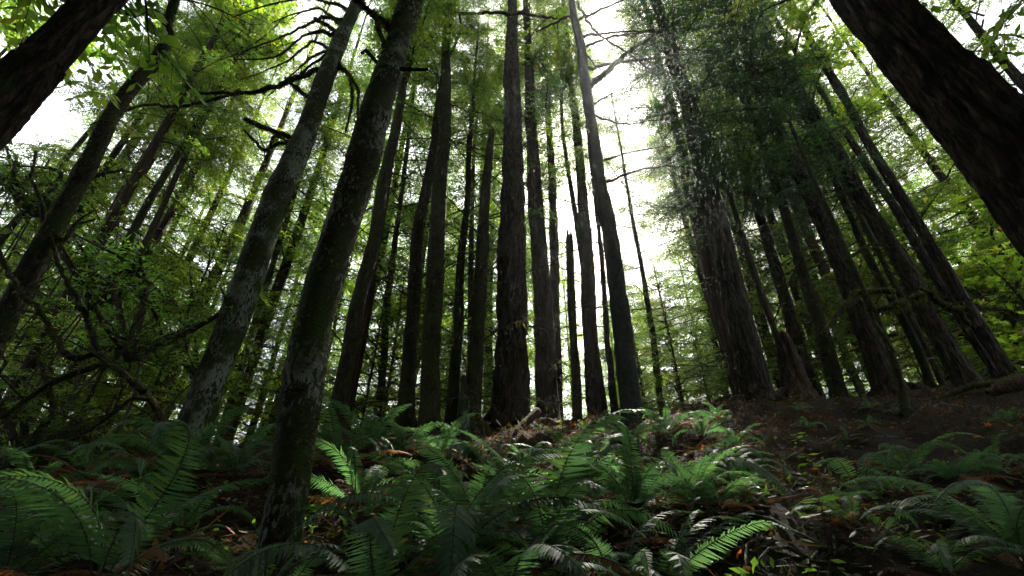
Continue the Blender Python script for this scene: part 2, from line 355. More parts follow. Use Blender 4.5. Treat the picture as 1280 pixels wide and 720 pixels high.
# ------------------------------------------------------------------ crown library
CR = []
for k, (Lc, Rd, nb) in enumerate([(24, 3.8, 80), (26, 3.6, 78), (22, 4.2, 78)]):
    CR.append((conifer_crown(100+k, Lc, Rd, nb, [M['twig'], M['needle']], leaf=(.105, .040), sp=.115, lsp=.075, width=.42, bare=.05, droop=.34, hang=.45), Lc, Rd))
FAR = []
for k, (Lc, Rd, nb) in enumerate([(26, 3.8, 80), (24, 4.4, 80)]):
    FAR.append((conifer_crown(150+k, Lc, Rd, nb, [M['twig'], M['needle']], leaf=(.19, .08), sp=.17, lsp=.15, width=.44, bare=.06, droop=.34, hang=.45), Lc, Rd))
DK = [(conifer_crown(200, 20, 4.2, 90, [M['twig'], M['darkneedle']], droop=.35, sp=.10, lsp=.06, leaf=(.085, .022), hang=.4), 20, 4.2)]
SAP = [conifer_crown(300+k, 5.5, 1.7, 52, [M['twig'], M['needle']], droop=.3, sp=.08, lsp=.045, leaf=(.055, .018), hang=.35) for k in range(3)]
MAP = [broad_crown(400+k, (3.4, 3.4, 3.2), 26, 13, [M['twig'], M['maple']], size=.15, limbs=9) for k in range(3)]
RHO = [broad_crown(420+k, (1.3, 1.3, 1.3), 12, 16, [M['twig'], M['broad']], size=.13, kind='long', limbs=8) for k in range(2)]

def add_crown(root, axis_p, tilt, me, scale, rot, name='crown'):
    o = put(name, me, root, tuple(np.asarray(axis_p)-np.array(root.location)))
    q = Vector(tilt).to_track_quat('Z', 'Y').to_euler() if abs(tilt[0])+abs(tilt[1]) > 1e-4 else None
    o.rotation_mode = 'QUATERNION'
    from mathutils import Quaternion
    o.rotation_quaternion = Vector((0, 0, 1)).rotation_difference(Vector(tilt)) @ Quaternion((0, 0, 1), rot)
    o.scale = scale if hasattr(scale, '__len__') else (scale,)*3
    return o

SPOTS = []; AXES = {}
def trunk_tree(name, label, cat, y, pts, mat, H, group=None, rough=.012, ridge=False, rs=(9, 1.4), n=28, step=.12, moss=0, cover=.5, crown=None, broken=False, seed=1, flare=True, dead=None, up=None):
    """pts: (u, v, width px) bottom to top, y: distance of the lowest one"""
    p0 = at(pts[0][0], pts[0][1], y); P = [p0]
    for (u, v, w) in pts[1:]: P.append(near_axis(u, v, P[-1][0], P[-1][1]))
    r = [.84*w/F_PX*depth(p)/2*depth(p)/np.linalg.norm(p-CAM)*(1.12 if w > 80 else 1) for p, (_, _, w) in zip(P, pts)]
    P = [np.array(p) for p in P]
    d = unit(P[1]-P[0]); k = 0
    # run the stem down into the ground
    b = P[0].copy(); 
    for _ in range(400):
        if b[2] < gz(b[0], b[1])-.12: break
        b = b - d*.05
    if np.linalg.norm(b-P[0]) > .1: P.insert(0, b); r.insert(0, r[0]*1.08)
    if not broken and up is None:
        d = unit(P[-1]-P[-2]); d = unit(d*.5+np.array([0, 0, .5])); rem = H-(P[-1][2]-P[0][2])
        if rem > 1: P.append(P[-1]+d*rem*.5); r.append(r[-1]*.6); P.append(P[-1]+d*rem*.5); r.append(.03)
    base = P[0].copy(); base[2] = gz(base[0], base[1])
    SPOTS.append((base[0], base[1], r[0]))
    root = empty(name, base, label, cat, group)
    Q, rr = resample(P, r, step)
    wz = Q[:, 2]; wq = np.stack([wz*.45, wz*0+seed*3.1, wz*0], -1); fade = np.clip((wz-wz[0])/1.5, 0, 1)
    big = .12 if pts[0][2] > 80 else 1.0
    Q = Q + big*np.stack([vnoise(wq), vnoise(wq+31), 0*wz], -1)*(np.minimum(rr, .14)*.38*fade)[:, None]
    rr = rr*(1+big*(.07*vnoise(wq*4+5)+.05*vnoise(wq*9+15)))
    mb = MB(); tube(mb, Q, rr, n, rough=rough, rs=rs, ridge=ridge, flare=(seed*.7 if flare else None))
    tr = put('trunk', mb.mesh('trunk', [mat], off=base), root)
    if moss:
        vis = np.array([(lambda q: -120 < q[1] < 800)(to_px(p)) for p in Q]); kk = np.nonzero(vis)[0]
        a, bb = kk[0], kk[-1]+1
        if bb-a > 3: tag(put('moss', moss_fuzz(Q[a:bb]-base, rr[a:bb]*1.01, moss*.5, seed, ln=.022, cover=cover*.3), tr), kind='stuff')
    if flare and r[0] > .07:
        g_ = np.random.default_rng(seed+77)
        for k in range(5 if r[0] > .15 else 3):
            a = k*2*np.pi/(5 if r[0] > .15 else 3)+g_.uniform(-.5, .5); d = np.array([math.cos(a), math.sin(a), 0]); L = r[0]*g_.uniform(3, 5.5)
            t = np.linspace(0, 1, 7)[:, None]; W = base + d*(r[0]*.45+L*t) + np.array([-d[1], d[0], 0])*g_.normal(0, .25)*L*t*t
            W[:, 2] = ground(W[:, 0], W[:, 1]) + r[0]*(.75*(1-t[:, 0])**2.5) - .06*t[:, 0]; 
            rm = MB(); tube(rm, W-base, np.linspace(r[0]*.42, r[0]*.07, 7), 12, rough=.02, rs=(6, 6)); put('root', rm.mesh('root', [mat]), root)
    if broken and r[-1] > .02 and cat != 'stump':
        g_ = np.random.default_rng(seed+9); T_e = Q[-1]
        for k in range(5):
            a = k*1.26+g_.uniform(-.3, .3); b0 = T_e+np.array([math.cos(a), math.sin(a), 0])*rr[-1]*.6-[0, 0, .06]; hgt = g_.uniform(.08, .35)
            rm = MB(); tube(rm, np.array([b0, b0+[0, 0, hgt*.6], b0+[g_.normal(0, .02), g_.normal(0, .02), hgt]])-base, np.array([rr[-1]*.42, rr[-1]*.25, .002]), 6); put('splinter', rm.mesh('splinter', [mat]), root)
    if crown:
        for (lib, hz, sc_, rot) in crown:
            zz = Q[:, 2]-base[2]; i = int(np.argmin(np.abs(zz-hz))); t = unit(Q[min(i+3, len(Q)-1)]-Q[max(i-3, 0)])
            add_crown(root, Q[i], t, lib, sc_, rot)
    root['_k'] = 0; del root['_k']
    AXES[root.name] = Q
    return root, Q, rr
def dead_branches(root, Q, rr, zr, cnt, L, seed, mat='twig', moss=0, up=.1, sweep=None, twigs=3, r0=.016, hang=.0):
    r = np.random.default_rng(seed); zz = Q[:, 2]
    for k in range(cnt):
        z = zr[0]+(zr[1]-zr[0])*(k+r.random())/cnt; i = int(np.argmin(np.abs(zz-z)))
        az = k*2.4+r.uniform(-.6, .6) if sweep is None else r.uniform(*sweep); l = L*r.uniform(.5, 1.25)
        d = np.array([math.cos(az), math.sin(az), up+r.uniform(-.15, .2)]); s = np.array([-d[1], d[0], 0])*r.normal(0, .15)
        m = 5; t = np.linspace(0, 1, m)[:, None]
        P = Q[i]+d*l*t+s*l*t*t+np.array([0, 0, -.28])*l*t*t*r.uniform(-.3, 1.4)
        make_limb(root, P, np.linspace(r0*r.uniform(.7, 1.4), .003, m), M[mat], seed*100+k, moss=moss, twigs=twigs, tl=l*.4, hang=hang)

# ------------------------------------------------------------------ the trees one can tell apart
C0, C1, C2 = [c[0] for c in CR]; C3, C4 = C0, C1
FIR = dict(mat=M['fir'], rough=.022, ridge=True, rs=(10, 1.3))
def fir(*a, **k): 
    q = dict(FIR); q.update(k); return trunk_tree(*a, **q)

A, QA, RA = fir('fir_tree', 'huge dark fir trunk crossing the upper corner beside the orange maple leaves', 'tree', 2.0,
    [(35, 95, 84), (118, 8, 66)], H=34, n=120, step=.035, rough=.022, rs=(14, 3.5), crown=[(C3, 17, 1.1, .3)], seed=1)
B, QB, RB = fir('fir_tree', 'massive furrowed dark fir trunk slanting over the corner above the yellow-green maple', 'tree', 2.1,
    [(1286, 224, 148), (1195, 118, 120), (1090, 5, 92)], H=38, n=170, step=.03, rough=.028, rs=(15, 3.2), crown=[(C0, 18, 1.1, 1.3)], seed=2)
fir('fir_tree', 'straight thick fir with plated bark and flared base, tallest in the middle of the ridge', 'tree', 10.6,
    [(638, 525, 56), (641, 420, 47), (640, 300, 41), (640, 180, 30), (640, 90, 25), (640, 15, 17)], H=32, n=64, step=.08, rough=.035, rs=(7, 1.0), crown=[(C1, 21, .6, .3)], seed=3, moss=120, cover=.1)
fir('fir_tree', 'dark fir trunk standing just behind the thick plated central fir', 'tree', 12.5,
    [(684, 508, 34), (677, 380, 28), (670, 260, 23), (664, 150, 18)], H=36, crown=[(C4, 16, 1.0, 2.3)], seed=4)
fir('fir_tree', 'slim dark fir between the central pair and the broken mossy snag', 'tree', 13.5,
    [(696, 505, 18), (694, 380, 15), (690, 240, 13)], H=30, crown=[(C2, 11, .8, 1.3)], seed=5)
s_, Qs, rs_ = trunk_tree('tree_snag', 'thin bare mossy snag broken off at mid height with a rounded bright-rimmed top', 'dead tree', 9.6,
    [(722, 545, 16), (718, 440, 13), (714, 350, 12), (712, 296, 11)], M['mossy'], 0, moss=3000, broken=True, n=20, seed=6, flare=False, cover=1)
fir('fir_tree', 'dark fir trunk behind and beside the thin broken mossy snag', 'tree', 12.8,
    [(743, 508, 25), (736, 380, 22), (728, 250, 17), (721, 170, 14)], H=34, crown=[(C0, 15, .9, .9)], seed=7)
fir('young_tree', 'very thin dark stem just behind the tall smooth teal-barked tree', 'tree', 12.6,
    [(768, 508, 12), (759, 420, 10), (752, 330, 8)], H=18, crown=[(C4, 9, .45, .9)], seed=8, n=16)
O_, QO, RO = trunk_tree('hemlock_tree', 'tall smooth teal-grey hemlock with dead twiggy branches crossing the sun gap', 'tree', 9.4,
    [(792, 525, 32), (778, 420, 29), (761, 300, 25), (748, 210, 21), (733, 110, 17), (716, 5, 12)], M['teal'], 34, rough=.006, crown=[(C3, 22, .5, 2.1)], seed=9)
trunk_tree('young_tree', 'skinny dark conifer stem alone in the bright gap past the teal-barked hemlock', 'tree', 14,
    [(828, 505, 11), (812, 400, 9), (796, 300, 7)], M['twig'], 17, seed=10, n=12, crown=[(C4, 8, .4, .3)])
trunk_tree('cedar_tree', 'reddish slender cedar leaning close behind the broad-based fir of the right group', 'tree', 12.2,
    [(935, 505, 30), (905, 400, 27), (878, 300, 21), (858, 220, 17), (838, 130, 14)], M['cedar'], 32, crown=[(C0, 13, .9, 1.7)], seed=11)
Q2_, QQ, RQ = fir('fir_tree', 'broad-based grey fir with dense dark drooping crown, largest tree past the sun gap', 'tree', 10.3,
    [(950, 508, 46), (929, 420, 41), (904, 310, 36), (882, 220, 34), (862, 140, 28), (845, 85, 24)], H=34, n=56, crown=[(DK[0][0], 5.2, 1.0, .2), (C2, 22, .5, .4)], seed=12)
trunk_tree('tree_stump', 'reddish rotten splintered stump beside the foot of the broad-based grey fir', 'stump', 10.4,
    [(1000, 505, 46), (985, 450, 34), (976, 418, 20)], M['cedar'], 0, broken=True, rough=.06, ridge=True, rs=(9, .8), n=40, seed=13)
trunk_tree('young_tree', 'crooked dark sapling stem rising out of the reddish rotten stump', 'tree', 10.8,
    [(975, 430, 12), (945, 350, 11), (925, 285, 9), (905, 220, 7)], M['twig'], 14, seed=14, n=12, crown=[(SAP[0], 7, 1.0, .3)])
fir('fir_tree', 'shaded fir trunk first behind the reddish rotten stump', 'tree', 12.2,
    [(1018, 500, 24), (990, 410, 22), (965, 320, 18), (940, 240, 15)], H=33, crown=[(C1, 10, .9, 2.7)], seed=15)
trunk_tree('hemlock_tree', 'mossy forked hemlock with one upturned side limb, shaded behind the stump', 'tree', 11.6,
    [(1050, 500, 26), (1030, 420, 24), (1008, 350, 19), (985, 280, 15), (960, 200, 13)], M['mossy'], 30, crown=[(DK[0][0], 6.5, .85, 2.2)], seed=16, moss=150)
fir('fir_tree', 'stout ridged fir leaning behind the pale thin moss-stubbed tree', 'tree', 10.8,
    [(1118, 500, 46), (1086, 420, 39), (1052, 330, 34), (1018, 250, 27), (975, 170, 22), (930, 60, 17)], H=36, n=48, crown=[(C3, 14, 1.0, .8), (DK[0][0], 5.6, .9, 3.3)], seed=17)
trunk_tree('hemlock_tree', 'hemlock past the massive slanting fir, its fine needles filling the top corner', 'tree', 7.5,
    [(1420, 300, 26), (1340, 190, 22), (1275, 100, 18)], M['fir'], 26, crown=[(C0, 6.0, .9, .8)], seed=71)
T_, QT, RT = trunk_tree('dead_tree', 'thin pale leaning dead tree with mossy broken stubs, in front of the stout ridged fir', 'dead tree', 7.6,
    [(1130, 505, 15), (1112, 440, 12), (1088, 385, 13), (1065, 335, 12), (1040, 275, 10), (1018, 225, 8), (985, 150, 5)], M['mossy'], 12, moss=500, seed=18, n=16, up=1)
trunk_tree('maple_tree', 'slender mossy trunk, first of the twin pair between the stout firs', 'tree', 11.2,
    [(1170, 497, 16), (1143, 430, 15), (1115, 375, 15), (1085, 320, 13), (1050, 240, 11)], M['mossy'], 22, moss=400, seed=19, n=20, crown=[(MAP[0], 12, 1.0, .3)])
trunk_tree('maple_tree', 'slender mossy trunk, second and farther of the twin pair between the stout firs', 'tree', 12.4,
    [(1184, 495, 13), (1160, 440, 12), (1135, 390, 12), (1100, 320, 11)], M['mossy'], 20, moss=400, seed=20, n=18, crown=[(MAP[1], 10, 1.0, 1.3)])
fir('fir_tree', 'stout fir with bare furrowed trunk between the twin mossy maples and the mossy root log', 'tree', 10.4,
    [(1222, 500, 40), (1180, 425, 36), (1136, 345, 31), (1100, 285, 26), (1050, 200, 22), (985, 90, 18)], H=36, n=48, crown=[(C4, 17, 1.1, 2.8)], seed=21)
fir('fir_tree', 'straight slim fir, lower and darker of the two crossing just left of the sunlit maple', 'tree', 11.6,
    [(1262, 492, 21), (1215, 420, 19), (1165, 340, 17), (1120, 260, 15), (1080, 200, 13)], H=34, crown=[(C0, 17, .9, 1.8)], seed=22)
X_, QX, RX = fir('fir_tree', 'long straight fir reaching the top edge, right beside the sunlit maple leaves', 'tree', 10.2,
    [(1268, 475, 27), (1215, 392, 24), (1170, 318, 21), (1115, 225, 18), (1050, 115, 15), (988, 5, 12)], H=36, crown=[(C2, 20, .7, .8)], seed=23)
# left side
D_, QD, RD = trunk_tree('alder_tree', 'nearest alder trunk in the ferns, mossy grey bark with white lichen blotches', 'tree', 2.85,
    [(344, 712, 66), (362, 610, 62), (385, 480, 62), (408, 360, 58), (440, 240, 54), (470, 130, 48), (512, 8, 38)], M['alder'], 22, moss=700, cover=.25, n=64, step=.05, rough=.008, rs=(5, 5), seed=24, crown=[(MAP[2], 15, 1.0, 2.3)])
C_, QC, RC = trunk_tree('alder_tree', 'smooth brown-green leaning alder with thick mossy stub branches, ferns at its foot', 'tree', 6.6,
    [(232, 575, 56), (262, 480, 52), (300, 380, 47), (345, 250, 42), (385, 160, 35), (425, 55, 25), (445, 5, 20)], M['alder'], 19, moss=350, cover=.15, n=48, step=.06, rough=.008, rs=(5, 5), seed=25, crown=[(MAP[0], 15, .9, .8)])
trunk_tree('hemlock_tree', 'dark trunk right behind the nearest white-blotched alder', 'tree', 9.6,
    [(412, 545, 28), (432, 460, 24), (450, 370, 22), (468, 290, 19), (490, 180, 16), (510, 80, 13)], M['mossy'], 26, seed=26, moss=200, crown=[(C2, 13, .7, .8)])
trunk_tree('cedar_tree', 'thin leaning dark cedar, immediately past the dark trunk behind the nearest alder', 'tree', 10.6,
    [(428, 540, 22), (447, 450, 18), (463, 360, 16), (482, 230, 14)], M['cedar'], 28, seed=27, crown=[(C0, 10, .8, 2.8)])
trunk_tree('hemlock_tree', 'knobbly mossy dark trunk rooted beside the straighter mossy alder of the middle left clump', 'tree', 10.4,
    [(505, 540, 27), (510, 470, 24), (515, 400, 22), (520, 300, 19), (533, 230, 15), (546, 150, 11)], M['mossy'], 22, seed=28, moss=500, crown=[(C4, 12, .6, .8)])
G_, QG, RG = trunk_tree('alder_tree', 'straight moss-sleeved alder with a dead spiky top, between the knobbly trunk and the forked pair', 'tree', 9.8,
    [(536, 535, 32), (537, 440, 28), (545, 340, 26), (551, 240, 22), (556, 130, 17), (560, 25, 12)], M['mossy'], 22, seed=29, moss=400, n=32, crown=[(C1, 16, .5, .8)])
trunk_tree('maple_tree', 'thin forked maple stem with long upswept limb, beside the broken-topped mossy trunk', 'tree', 10.4,
    [(566, 535, 19), (569, 450, 16), (576, 340, 13), (583, 260, 10), (588, 180, 8)], M['mossy'], 17, seed=30, moss=300, n=18, crown=[(C3, 9, .45, .8)])
H_, QH, RH = trunk_tree('tree_snag', 'mossy trunk with its top broken off, curving up beside the thick central fir', 'dead tree', 10.0,
    [(588, 540, 30), (591, 480, 24), (597, 400, 20), (603, 300, 18), (609, 220, 14), (614, 165, 10)], M['mossy'], 0, broken=True, seed=31, moss=500, n=30)
trunk_tree('tree_stump', 'pale rotten shell of a stump at the foot of the broken-topped mossy trunk', 'stump', 9.7,
    [(578, 545, 24), (580, 500, 17), (579, 470, 7)], M['alder'], 0, broken=True, rough=.05, ridge=True, seed=32, n=24)
B2_, QB2, RB2 = trunk_tree('maple_tree', 'crooked heavily mossed maple trunk curving up through the leaves at the picture edge', 'tree', 5.4,
    [(-30, 470, 50), (25, 365, 44), (62, 295, 36), (105, 215, 32), (148, 135, 27), (190, 85, 23), (212, 45, 19), (217, 5, 17)], M['mossy'], 21, moss=1100, cover=1, n=36, step=.07, seed=33, crown=[(MAP[1], 17.5, .8, .8)])
trunk_tree('hemlock_tree', 'faint grey trunk behind the crooked mossy maple', 'tree', 12,
    [(60, 460, 22), (105, 340, 19), (150, 250, 17), (195, 180, 14), (255, 100, 11)], M['fir'], 28, seed=34, crown=[(C0, 13, .8, .8)])
trunk_tree('hemlock_tree', 'slender dark trunk between the faint grey trunk and the leaning alder', 'tree', 11,
    [(120, 430, 13), (165, 340, 12), (205, 255, 10), (250, 160, 8)], M['twig'], 22, seed=35, n=14, crown=[(C2, 9, .7, 1.8)])
trunk_tree('hemlock_tree', 'pale sunlit trunk seen low between the two alders', 'tree', 14,
    [(272, 548, 15), (300, 465, 13), (330, 370, 11), (350, 300, 9)], M['alder'], 24, seed=36, n=16, crown=[(C1, 9, .7, 1.8)])
trunk_tree('hemlock_tree', 'slim dark hemlock with green sprays just under the huge corner fir', 'tree', 10.5,
    [(20, 400, 18), (75, 300, 15), (130, 215, 12)], M['fir'], 27, seed=40, crown=[(C1, 7, .9, 2.8)])
trunk_tree('cedar_tree', 'reddish shaggy leaning cedar low behind the twisted vine maple', 'tree', 9.5,
    [(-5, 540, 40), (35, 470, 34), (75, 400, 28), (110, 330, 22)], M['cedar'], 26, seed=37, crown=[(C3, 9, .7, .1)])
trunk_tree('hemlock_tree', 'thin trunk in the gap between the cedar and the knobbly mossy trunk', 'tree', 12.5,
    [(470, 535, 13), (478, 450, 12), (486, 360, 10)], M['mossy'], 24, seed=38, n=14, crown=[(C4, 7, .7, .1)])

# specified limbs ------------------------------------------------------
def px_limb(root, pts, y, w, mat='mossy', moss=900, hang=.15, hl=.08, seed=1, twigs=0, tl=.5, name='branch', ys=None):
    P = [at(u, v, y if ys is None else ys[k]) for k, (u, v) in enumerate(pts)]
    if root.name in AXES and not (root is G_ and len(pts) == 5):
        Qx = AXES[root.name]; sc_ = [math.hypot(*(np.array(to_px(q))-np.array(pts[0]))) for q in Qx]; j_ = int(np.argmin(sc_))
        if sc_[j_] < 45: P = [Qx[j_]]+[at(u, v, Qx[j_][1]-.04*k) for k, (u, v) in enumerate(pts)]; w = [w[0]]+list(w)
    r = [max(.003, ww/F_PX*depth(p)/2) for ww, p in zip(w, P)]
    return make_limb(root, P, r, M[mat], seed, moss=moss, hang=hang, hl=hl, twigs=twigs, tl=tl, name=name)
yc = 4.9
def yat(Q, v):  # distance of the stem where it shows at picture height v
    vs = np.array([to_px(p)[1] for p in Q]); return Q[int(np.argmin(np.abs(vs-v)))][1]
y1 = yat(QC, 100)
px_limb(C_, [(400, 88), (370, 98), (330, 112), (290, 116), (240, 116)], y1, [8.1, 6.7, 5.9, 4.4, 3.0], seed=41)
px_limb(C_, [(300, 112), (270, 124), (225, 133), (180, 132), (112, 156)], y1, [5.2, 4.4, 3.7, 3.0, 1.5], seed=42, twigs=5, tl=.6)
px_limb(C_, [(360, 172), (335, 162), (306, 149)], y1, [5.9, 5.9, 5.2], seed=43)
px_limb(C_, [(385, 122), (372, 110), (357, 98)], y1, [5.9, 5.2, 4.4], seed=44)
px_limb(C_, [(352, 178), (330, 188), (318, 176), (305, 162)], y1, [4.4, 4.4, 3.7, 2.2], seed=45)
px_limb(C_, [(345, 170), (338, 185), (333, 200)], y1, [3.7, 4.4, 3.7], seed=46)
px_limb(C_, [(437, 25), (405, 22), (370, 38), (330, 55), (275, 75)], y1, [5.9, 4.4, 3.0, 2.2, 1.1], seed=47, twigs=9, tl=.7, mat='twig')
px_limb(C_, [(432, 45), (400, 40), (380, 45), (345, 70), (285, 75)], y1, [5.9, 4.4, 3.0, 2.2, 1.1], seed=48, twigs=9, tl=.8, mat='twig')
px_limb(C_, [(425, 42), (410, 32), (393, 23)], y1, [5.2, 5.2, 4.4], seed=49)
px_limb(C_, [(418, 66), (395, 52), (380, 60), (355, 78), (300, 100)], y1, [4.4, 3.7, 3.0, 2.2, 0.9], seed=50, twigs=8, tl=.7, mat='twig')
px_limb(C_, [(415, 62), (390, 72), (362, 96), (335, 120)], y1, [4, 3, 2, 1.2], seed=151, twigs=7, tl=.6, mat='twig')
px_limb(C_, [(428, 34), (402, 12), (372, 16), (340, 28)], y1, [4, 3, 2, 1.2], seed=152, twigs=7, tl=.6, mat='twig')
px_limb(C_, [(440, 15), (420, 6), (380, -2), (330, 8), (290, 22)], y1, [5.2, 4.4, 3.0, 2.2, 0.9], seed=51, twigs=8, tl=.8, mat='twig')
px_limb(C_, [(421, 78), (438, 98), (440, 130), (432, 165)], y1, [5.2, 4.4, 3.7, 2.2], seed=52)
px_limb(C_, [(420, 82), (446, 108), (447, 140), (452, 162)], y1, [4.4, 3.7, 3.0, 2.2], seed=53)
px_limb(C_, [(405, 85), (412, 60), (405, 70), (375, 92)], y1, [3.0, 3.0, 3.0, 3.7], seed=54, mat='twig')
y2 = yat(QD, 60)
px_limb(D_, [(495, 40), (470, 20), (455, 10), (438, -8)], y2-.05, [12, 9, 8, 7], seed=55, moss=1200)
px_limb(D_, [(487, 95), (482, 65), (475, 40), (468, 16)], y2-.25, [5, 6, 6, 6], seed=56, moss=1200)
px_limb(D_, [(480, 88), (468, 74), (456, 62), (452, 66)], y2-.2, [4, 5, 6, 3], seed=57, moss=1400)
px_limb(D_, [(478, 85), (505, 87), (535, 87)], y2+.1, [5, 5, 3], seed=58, moss=900)
px_limb(G_, [(556, 80), (566, 62), (576, 36), (574, 18)], yat(QG, 80), [7, 4, 3, 2], seed=59, mat='twig', moss=300)
px_limb(G_, [(575, 17), (612, 16), (640, 17), (672, 20), (697, 23)], 9.6, [4, 4, 5, 4, 2], seed=60, mat='twig', moss=500, name='branch')
px_limb(T_, [(1090, 390), (1110, 385), (1140, 374), (1155, 367)], yat(QT, 385), [7, 8, 9, 7], seed=61, moss=1300, hang=.5, hl=.1)
px_limb(T_, [(1075, 367), (1095, 364), (1118, 364)], yat(QT, 365), [6, 7, 8], seed=62, moss=1300, hang=.5, hl=.08)
px_limb(T_, [(1070, 368), (1050, 390), (1036, 405), (1030, 418)], yat(QT, 365), [7, 6, 5, 4], seed=63, moss=900)
px_limb(T_, [(1085, 380), (1093, 400), (1106, 422), (1118, 440)], yat(QT, 380)-.3, [6, 5, 5, 3], seed=64, moss=900)
px_limb(T_, [(1107, 428), (1112, 420), (1122, 417)], yat(QT, 420), [6, 6, 5], seed=65, moss=900)
px_limb(T_, [(1058, 327), (1080, 310), (1100, 303)], yat(QT, 320), [5, 4, 3], seed=66, moss=900)
yx = yat(QX, 385)
px_limb(X_, [(1205, 388), (1180, 380), (1162, 367), (1148, 360)], yx, [9, 8, 6, 4], seed=67, moss=900)
px_limb(X_, [(1212, 405), (1198, 390), (1185, 380)], yx-.1, [6, 6, 5], seed=68, moss=900)
px_limb(X_, [(1220, 388), (1240, 384), (1262, 388)], yx, [7, 5, 3], seed=69, moss=900, twigs=4, hang=.4)
px_limb(B2_, [(200, 20), (185, 15), (165, 17), (150, 14)], yat(QB2, 20), [10, 9, 8, 7], seed=70)
px_limb(B2_, [(60, 290), (50, 255), (40, 220), (45, 190)], yat(QB2, 290)-.2, [7, 5, 4, 3], seed=71, twigs=4)
px_limb(B2_, [(80, 300), (95, 280), (120, 262)], yat(QB2, 290)-.2, [5, 4, 2], seed=72, mat='twig')
# dead twiggy limbs of the teal hemlock
for k, (pts, w) in enumerate([([(738, 107), (790, 62), (850, 25), (905, -10)], [9, 5, 4, 3]), ([(735, 86), (770, 78), (830, 72), (900, 60)], [5, 4, 2, 1.5]),
    ([(725, 45), (760, 41), (810, 38), (850, 36)], [4, 3, 2, 1.2]), ([(728, 60), (770, 45), (830, 38), (860, 34)], [4, 3, 2, 1.2]), ([(724, 25), (755, 10), (780, 0)], [4, 3, 2]),
    ([(722, 5), (745, 40), (790, 70), (840, 110)], [3, 3, 2, 1]), ([(741, 130), (760, 120), (775, 112)], [3, 2, 1.5]), ([(745, 145), (780, 155), (830, 150), (880, 160)], [3, 2, 1.5, 1]),
    ([(758, 200), (790, 190), (840, 182)], [3, 2, 1]), ([(760, 227), (790, 215), (830, 208), (870, 210)], [4, 3, 2, 1]), ([(712, 20), (690, 30), (670, 40)], [4, 3, 1.5]), ([(727, 60), (742, 80), (752, 88)], [3, 2, 1.5])]):
    px_limb(O_, pts, 9.1-.25*(k % 3), w, seed=80+k, mat='twig', moss=0, twigs=3, tl=.5)
# small dead branches on the firs and hemlocks
for root, Q, rr, zr, cnt, L, sd in ((B, QB, RB, (5.5, 9.5), 10, 1.5, 1), (A, QA, RA, (5, 9), 4, 1.2, 2), (Q2_, QQ, RQ, (5.5, 12), 10, 2.2, 3), (X_, QX, RX, (6, 18), 9, 1.6, 4), (G_, QG, RG, (5.5, 14), 12, 1.4, 5), (H_, QH, RH, (5.5, 12), 8, 1.2, 6)):
    dead_branches(root, Q, rr, zr, cnt, L, sd, twigs=5)
dead_branches(O_, QO, RO, (5, 14), 9, 1.4, 7, mat='twig', twigs=4)
for o in [o for o in list(col.objects) if o.parent is None and o.get('category') in ('tree', 'dead tree') and o not in (A, B, C_, D_, B2_, X_, Q2_, s_, T_)]:
    b = np.array(o.location)
    if o is O_: continue
    tr = [c for c in o.children if c.name.startswith('trunk')][0]
    v = np.array([vv.co[:] for vv in tr.data.vertices]); r_ = np.random.default_rng(abs(hash(round(b[0], 2))) % 9999)
    zs = np.linspace(.7, 11, 17)
    for k, z in enumerate(zs):
        c = v[np.abs(v[:, 2]-z) < .15]
        if len(c) == 0: continue
        c = c.mean(0)+b; az = k*2.4+r_.uniform(-.6, .6); l = r_.uniform(.9, 3.0); m = 6; t = np.linspace(0, 1, m)[:, None]
        d = np.array([math.cos(az), math.sin(az), r_.uniform(-.1, .3)])
        make_limb(o, c+d*l*t+np.array([0, 0, -.25])*l*t*t*r_.uniform(-.5, 1.5), np.linspace(.022, .004, m), M['twig'], int(1000+k+b[0]*50), moss=200, twigs=7, tl=l*.45, hang=.5)

# ------------------------------------------------------------------ vine maple thicket and logs
V_ = empty('vine_maple', (*ground_hit(190, 560)[:2], gz(*ground_hit(190, 560)[:2])), 'twisted dark vine maple with arching moss-covered limbs, low in front of the crooked mossy trunk', 'shrub')
VL = [([(205, 545), (190, 500), (150, 462), (125, 440), (110, 400), (88, 360), (70, 325), (62, 285)], 5.2, [16, 14, 11, 10, 9, 8, 6, 4]),
      ([(150, 462), (125, 446), (95, 448), (72, 425), (50, 388), (20, 360), (0, 320), (-20, 270)], 5.0, [11, 11, 11, 10, 9, 9, 8, 6]),
      ([(180, 490), (140, 458), (100, 464), (60, 482), (20, 510), (-30, 540)], 4.8, [10, 9, 10, 10, 9, 8]),
      ([(30, 560), (60, 525), (65, 500), (55, 470), (48, 450)], 5.4, [9, 10, 10, 8, 6]),
      ([(80, 545), (100, 515), (118, 485), (135, 455)], 6.0, [8, 7, 6, 5]),
      ([(185, 500), (170, 497), (150, 510), (125, 530), (90, 550)], 5.0, [7, 6, 6, 5, 5]),
      ([(145, 450), (160, 430), (165, 410), (180, 392)], 5.2, [6, 5, 4, 2]),
      ([(110, 385), (125, 376), (122, 370)], 5.2, [5, 4, 3])]
for k, (pts, y, w) in enumerate(VL): px_limb(V_, pts, y, [q_*.72 for q_ in w], seed=120+k, moss=800, twigs=5, tl=.7, name='limb')

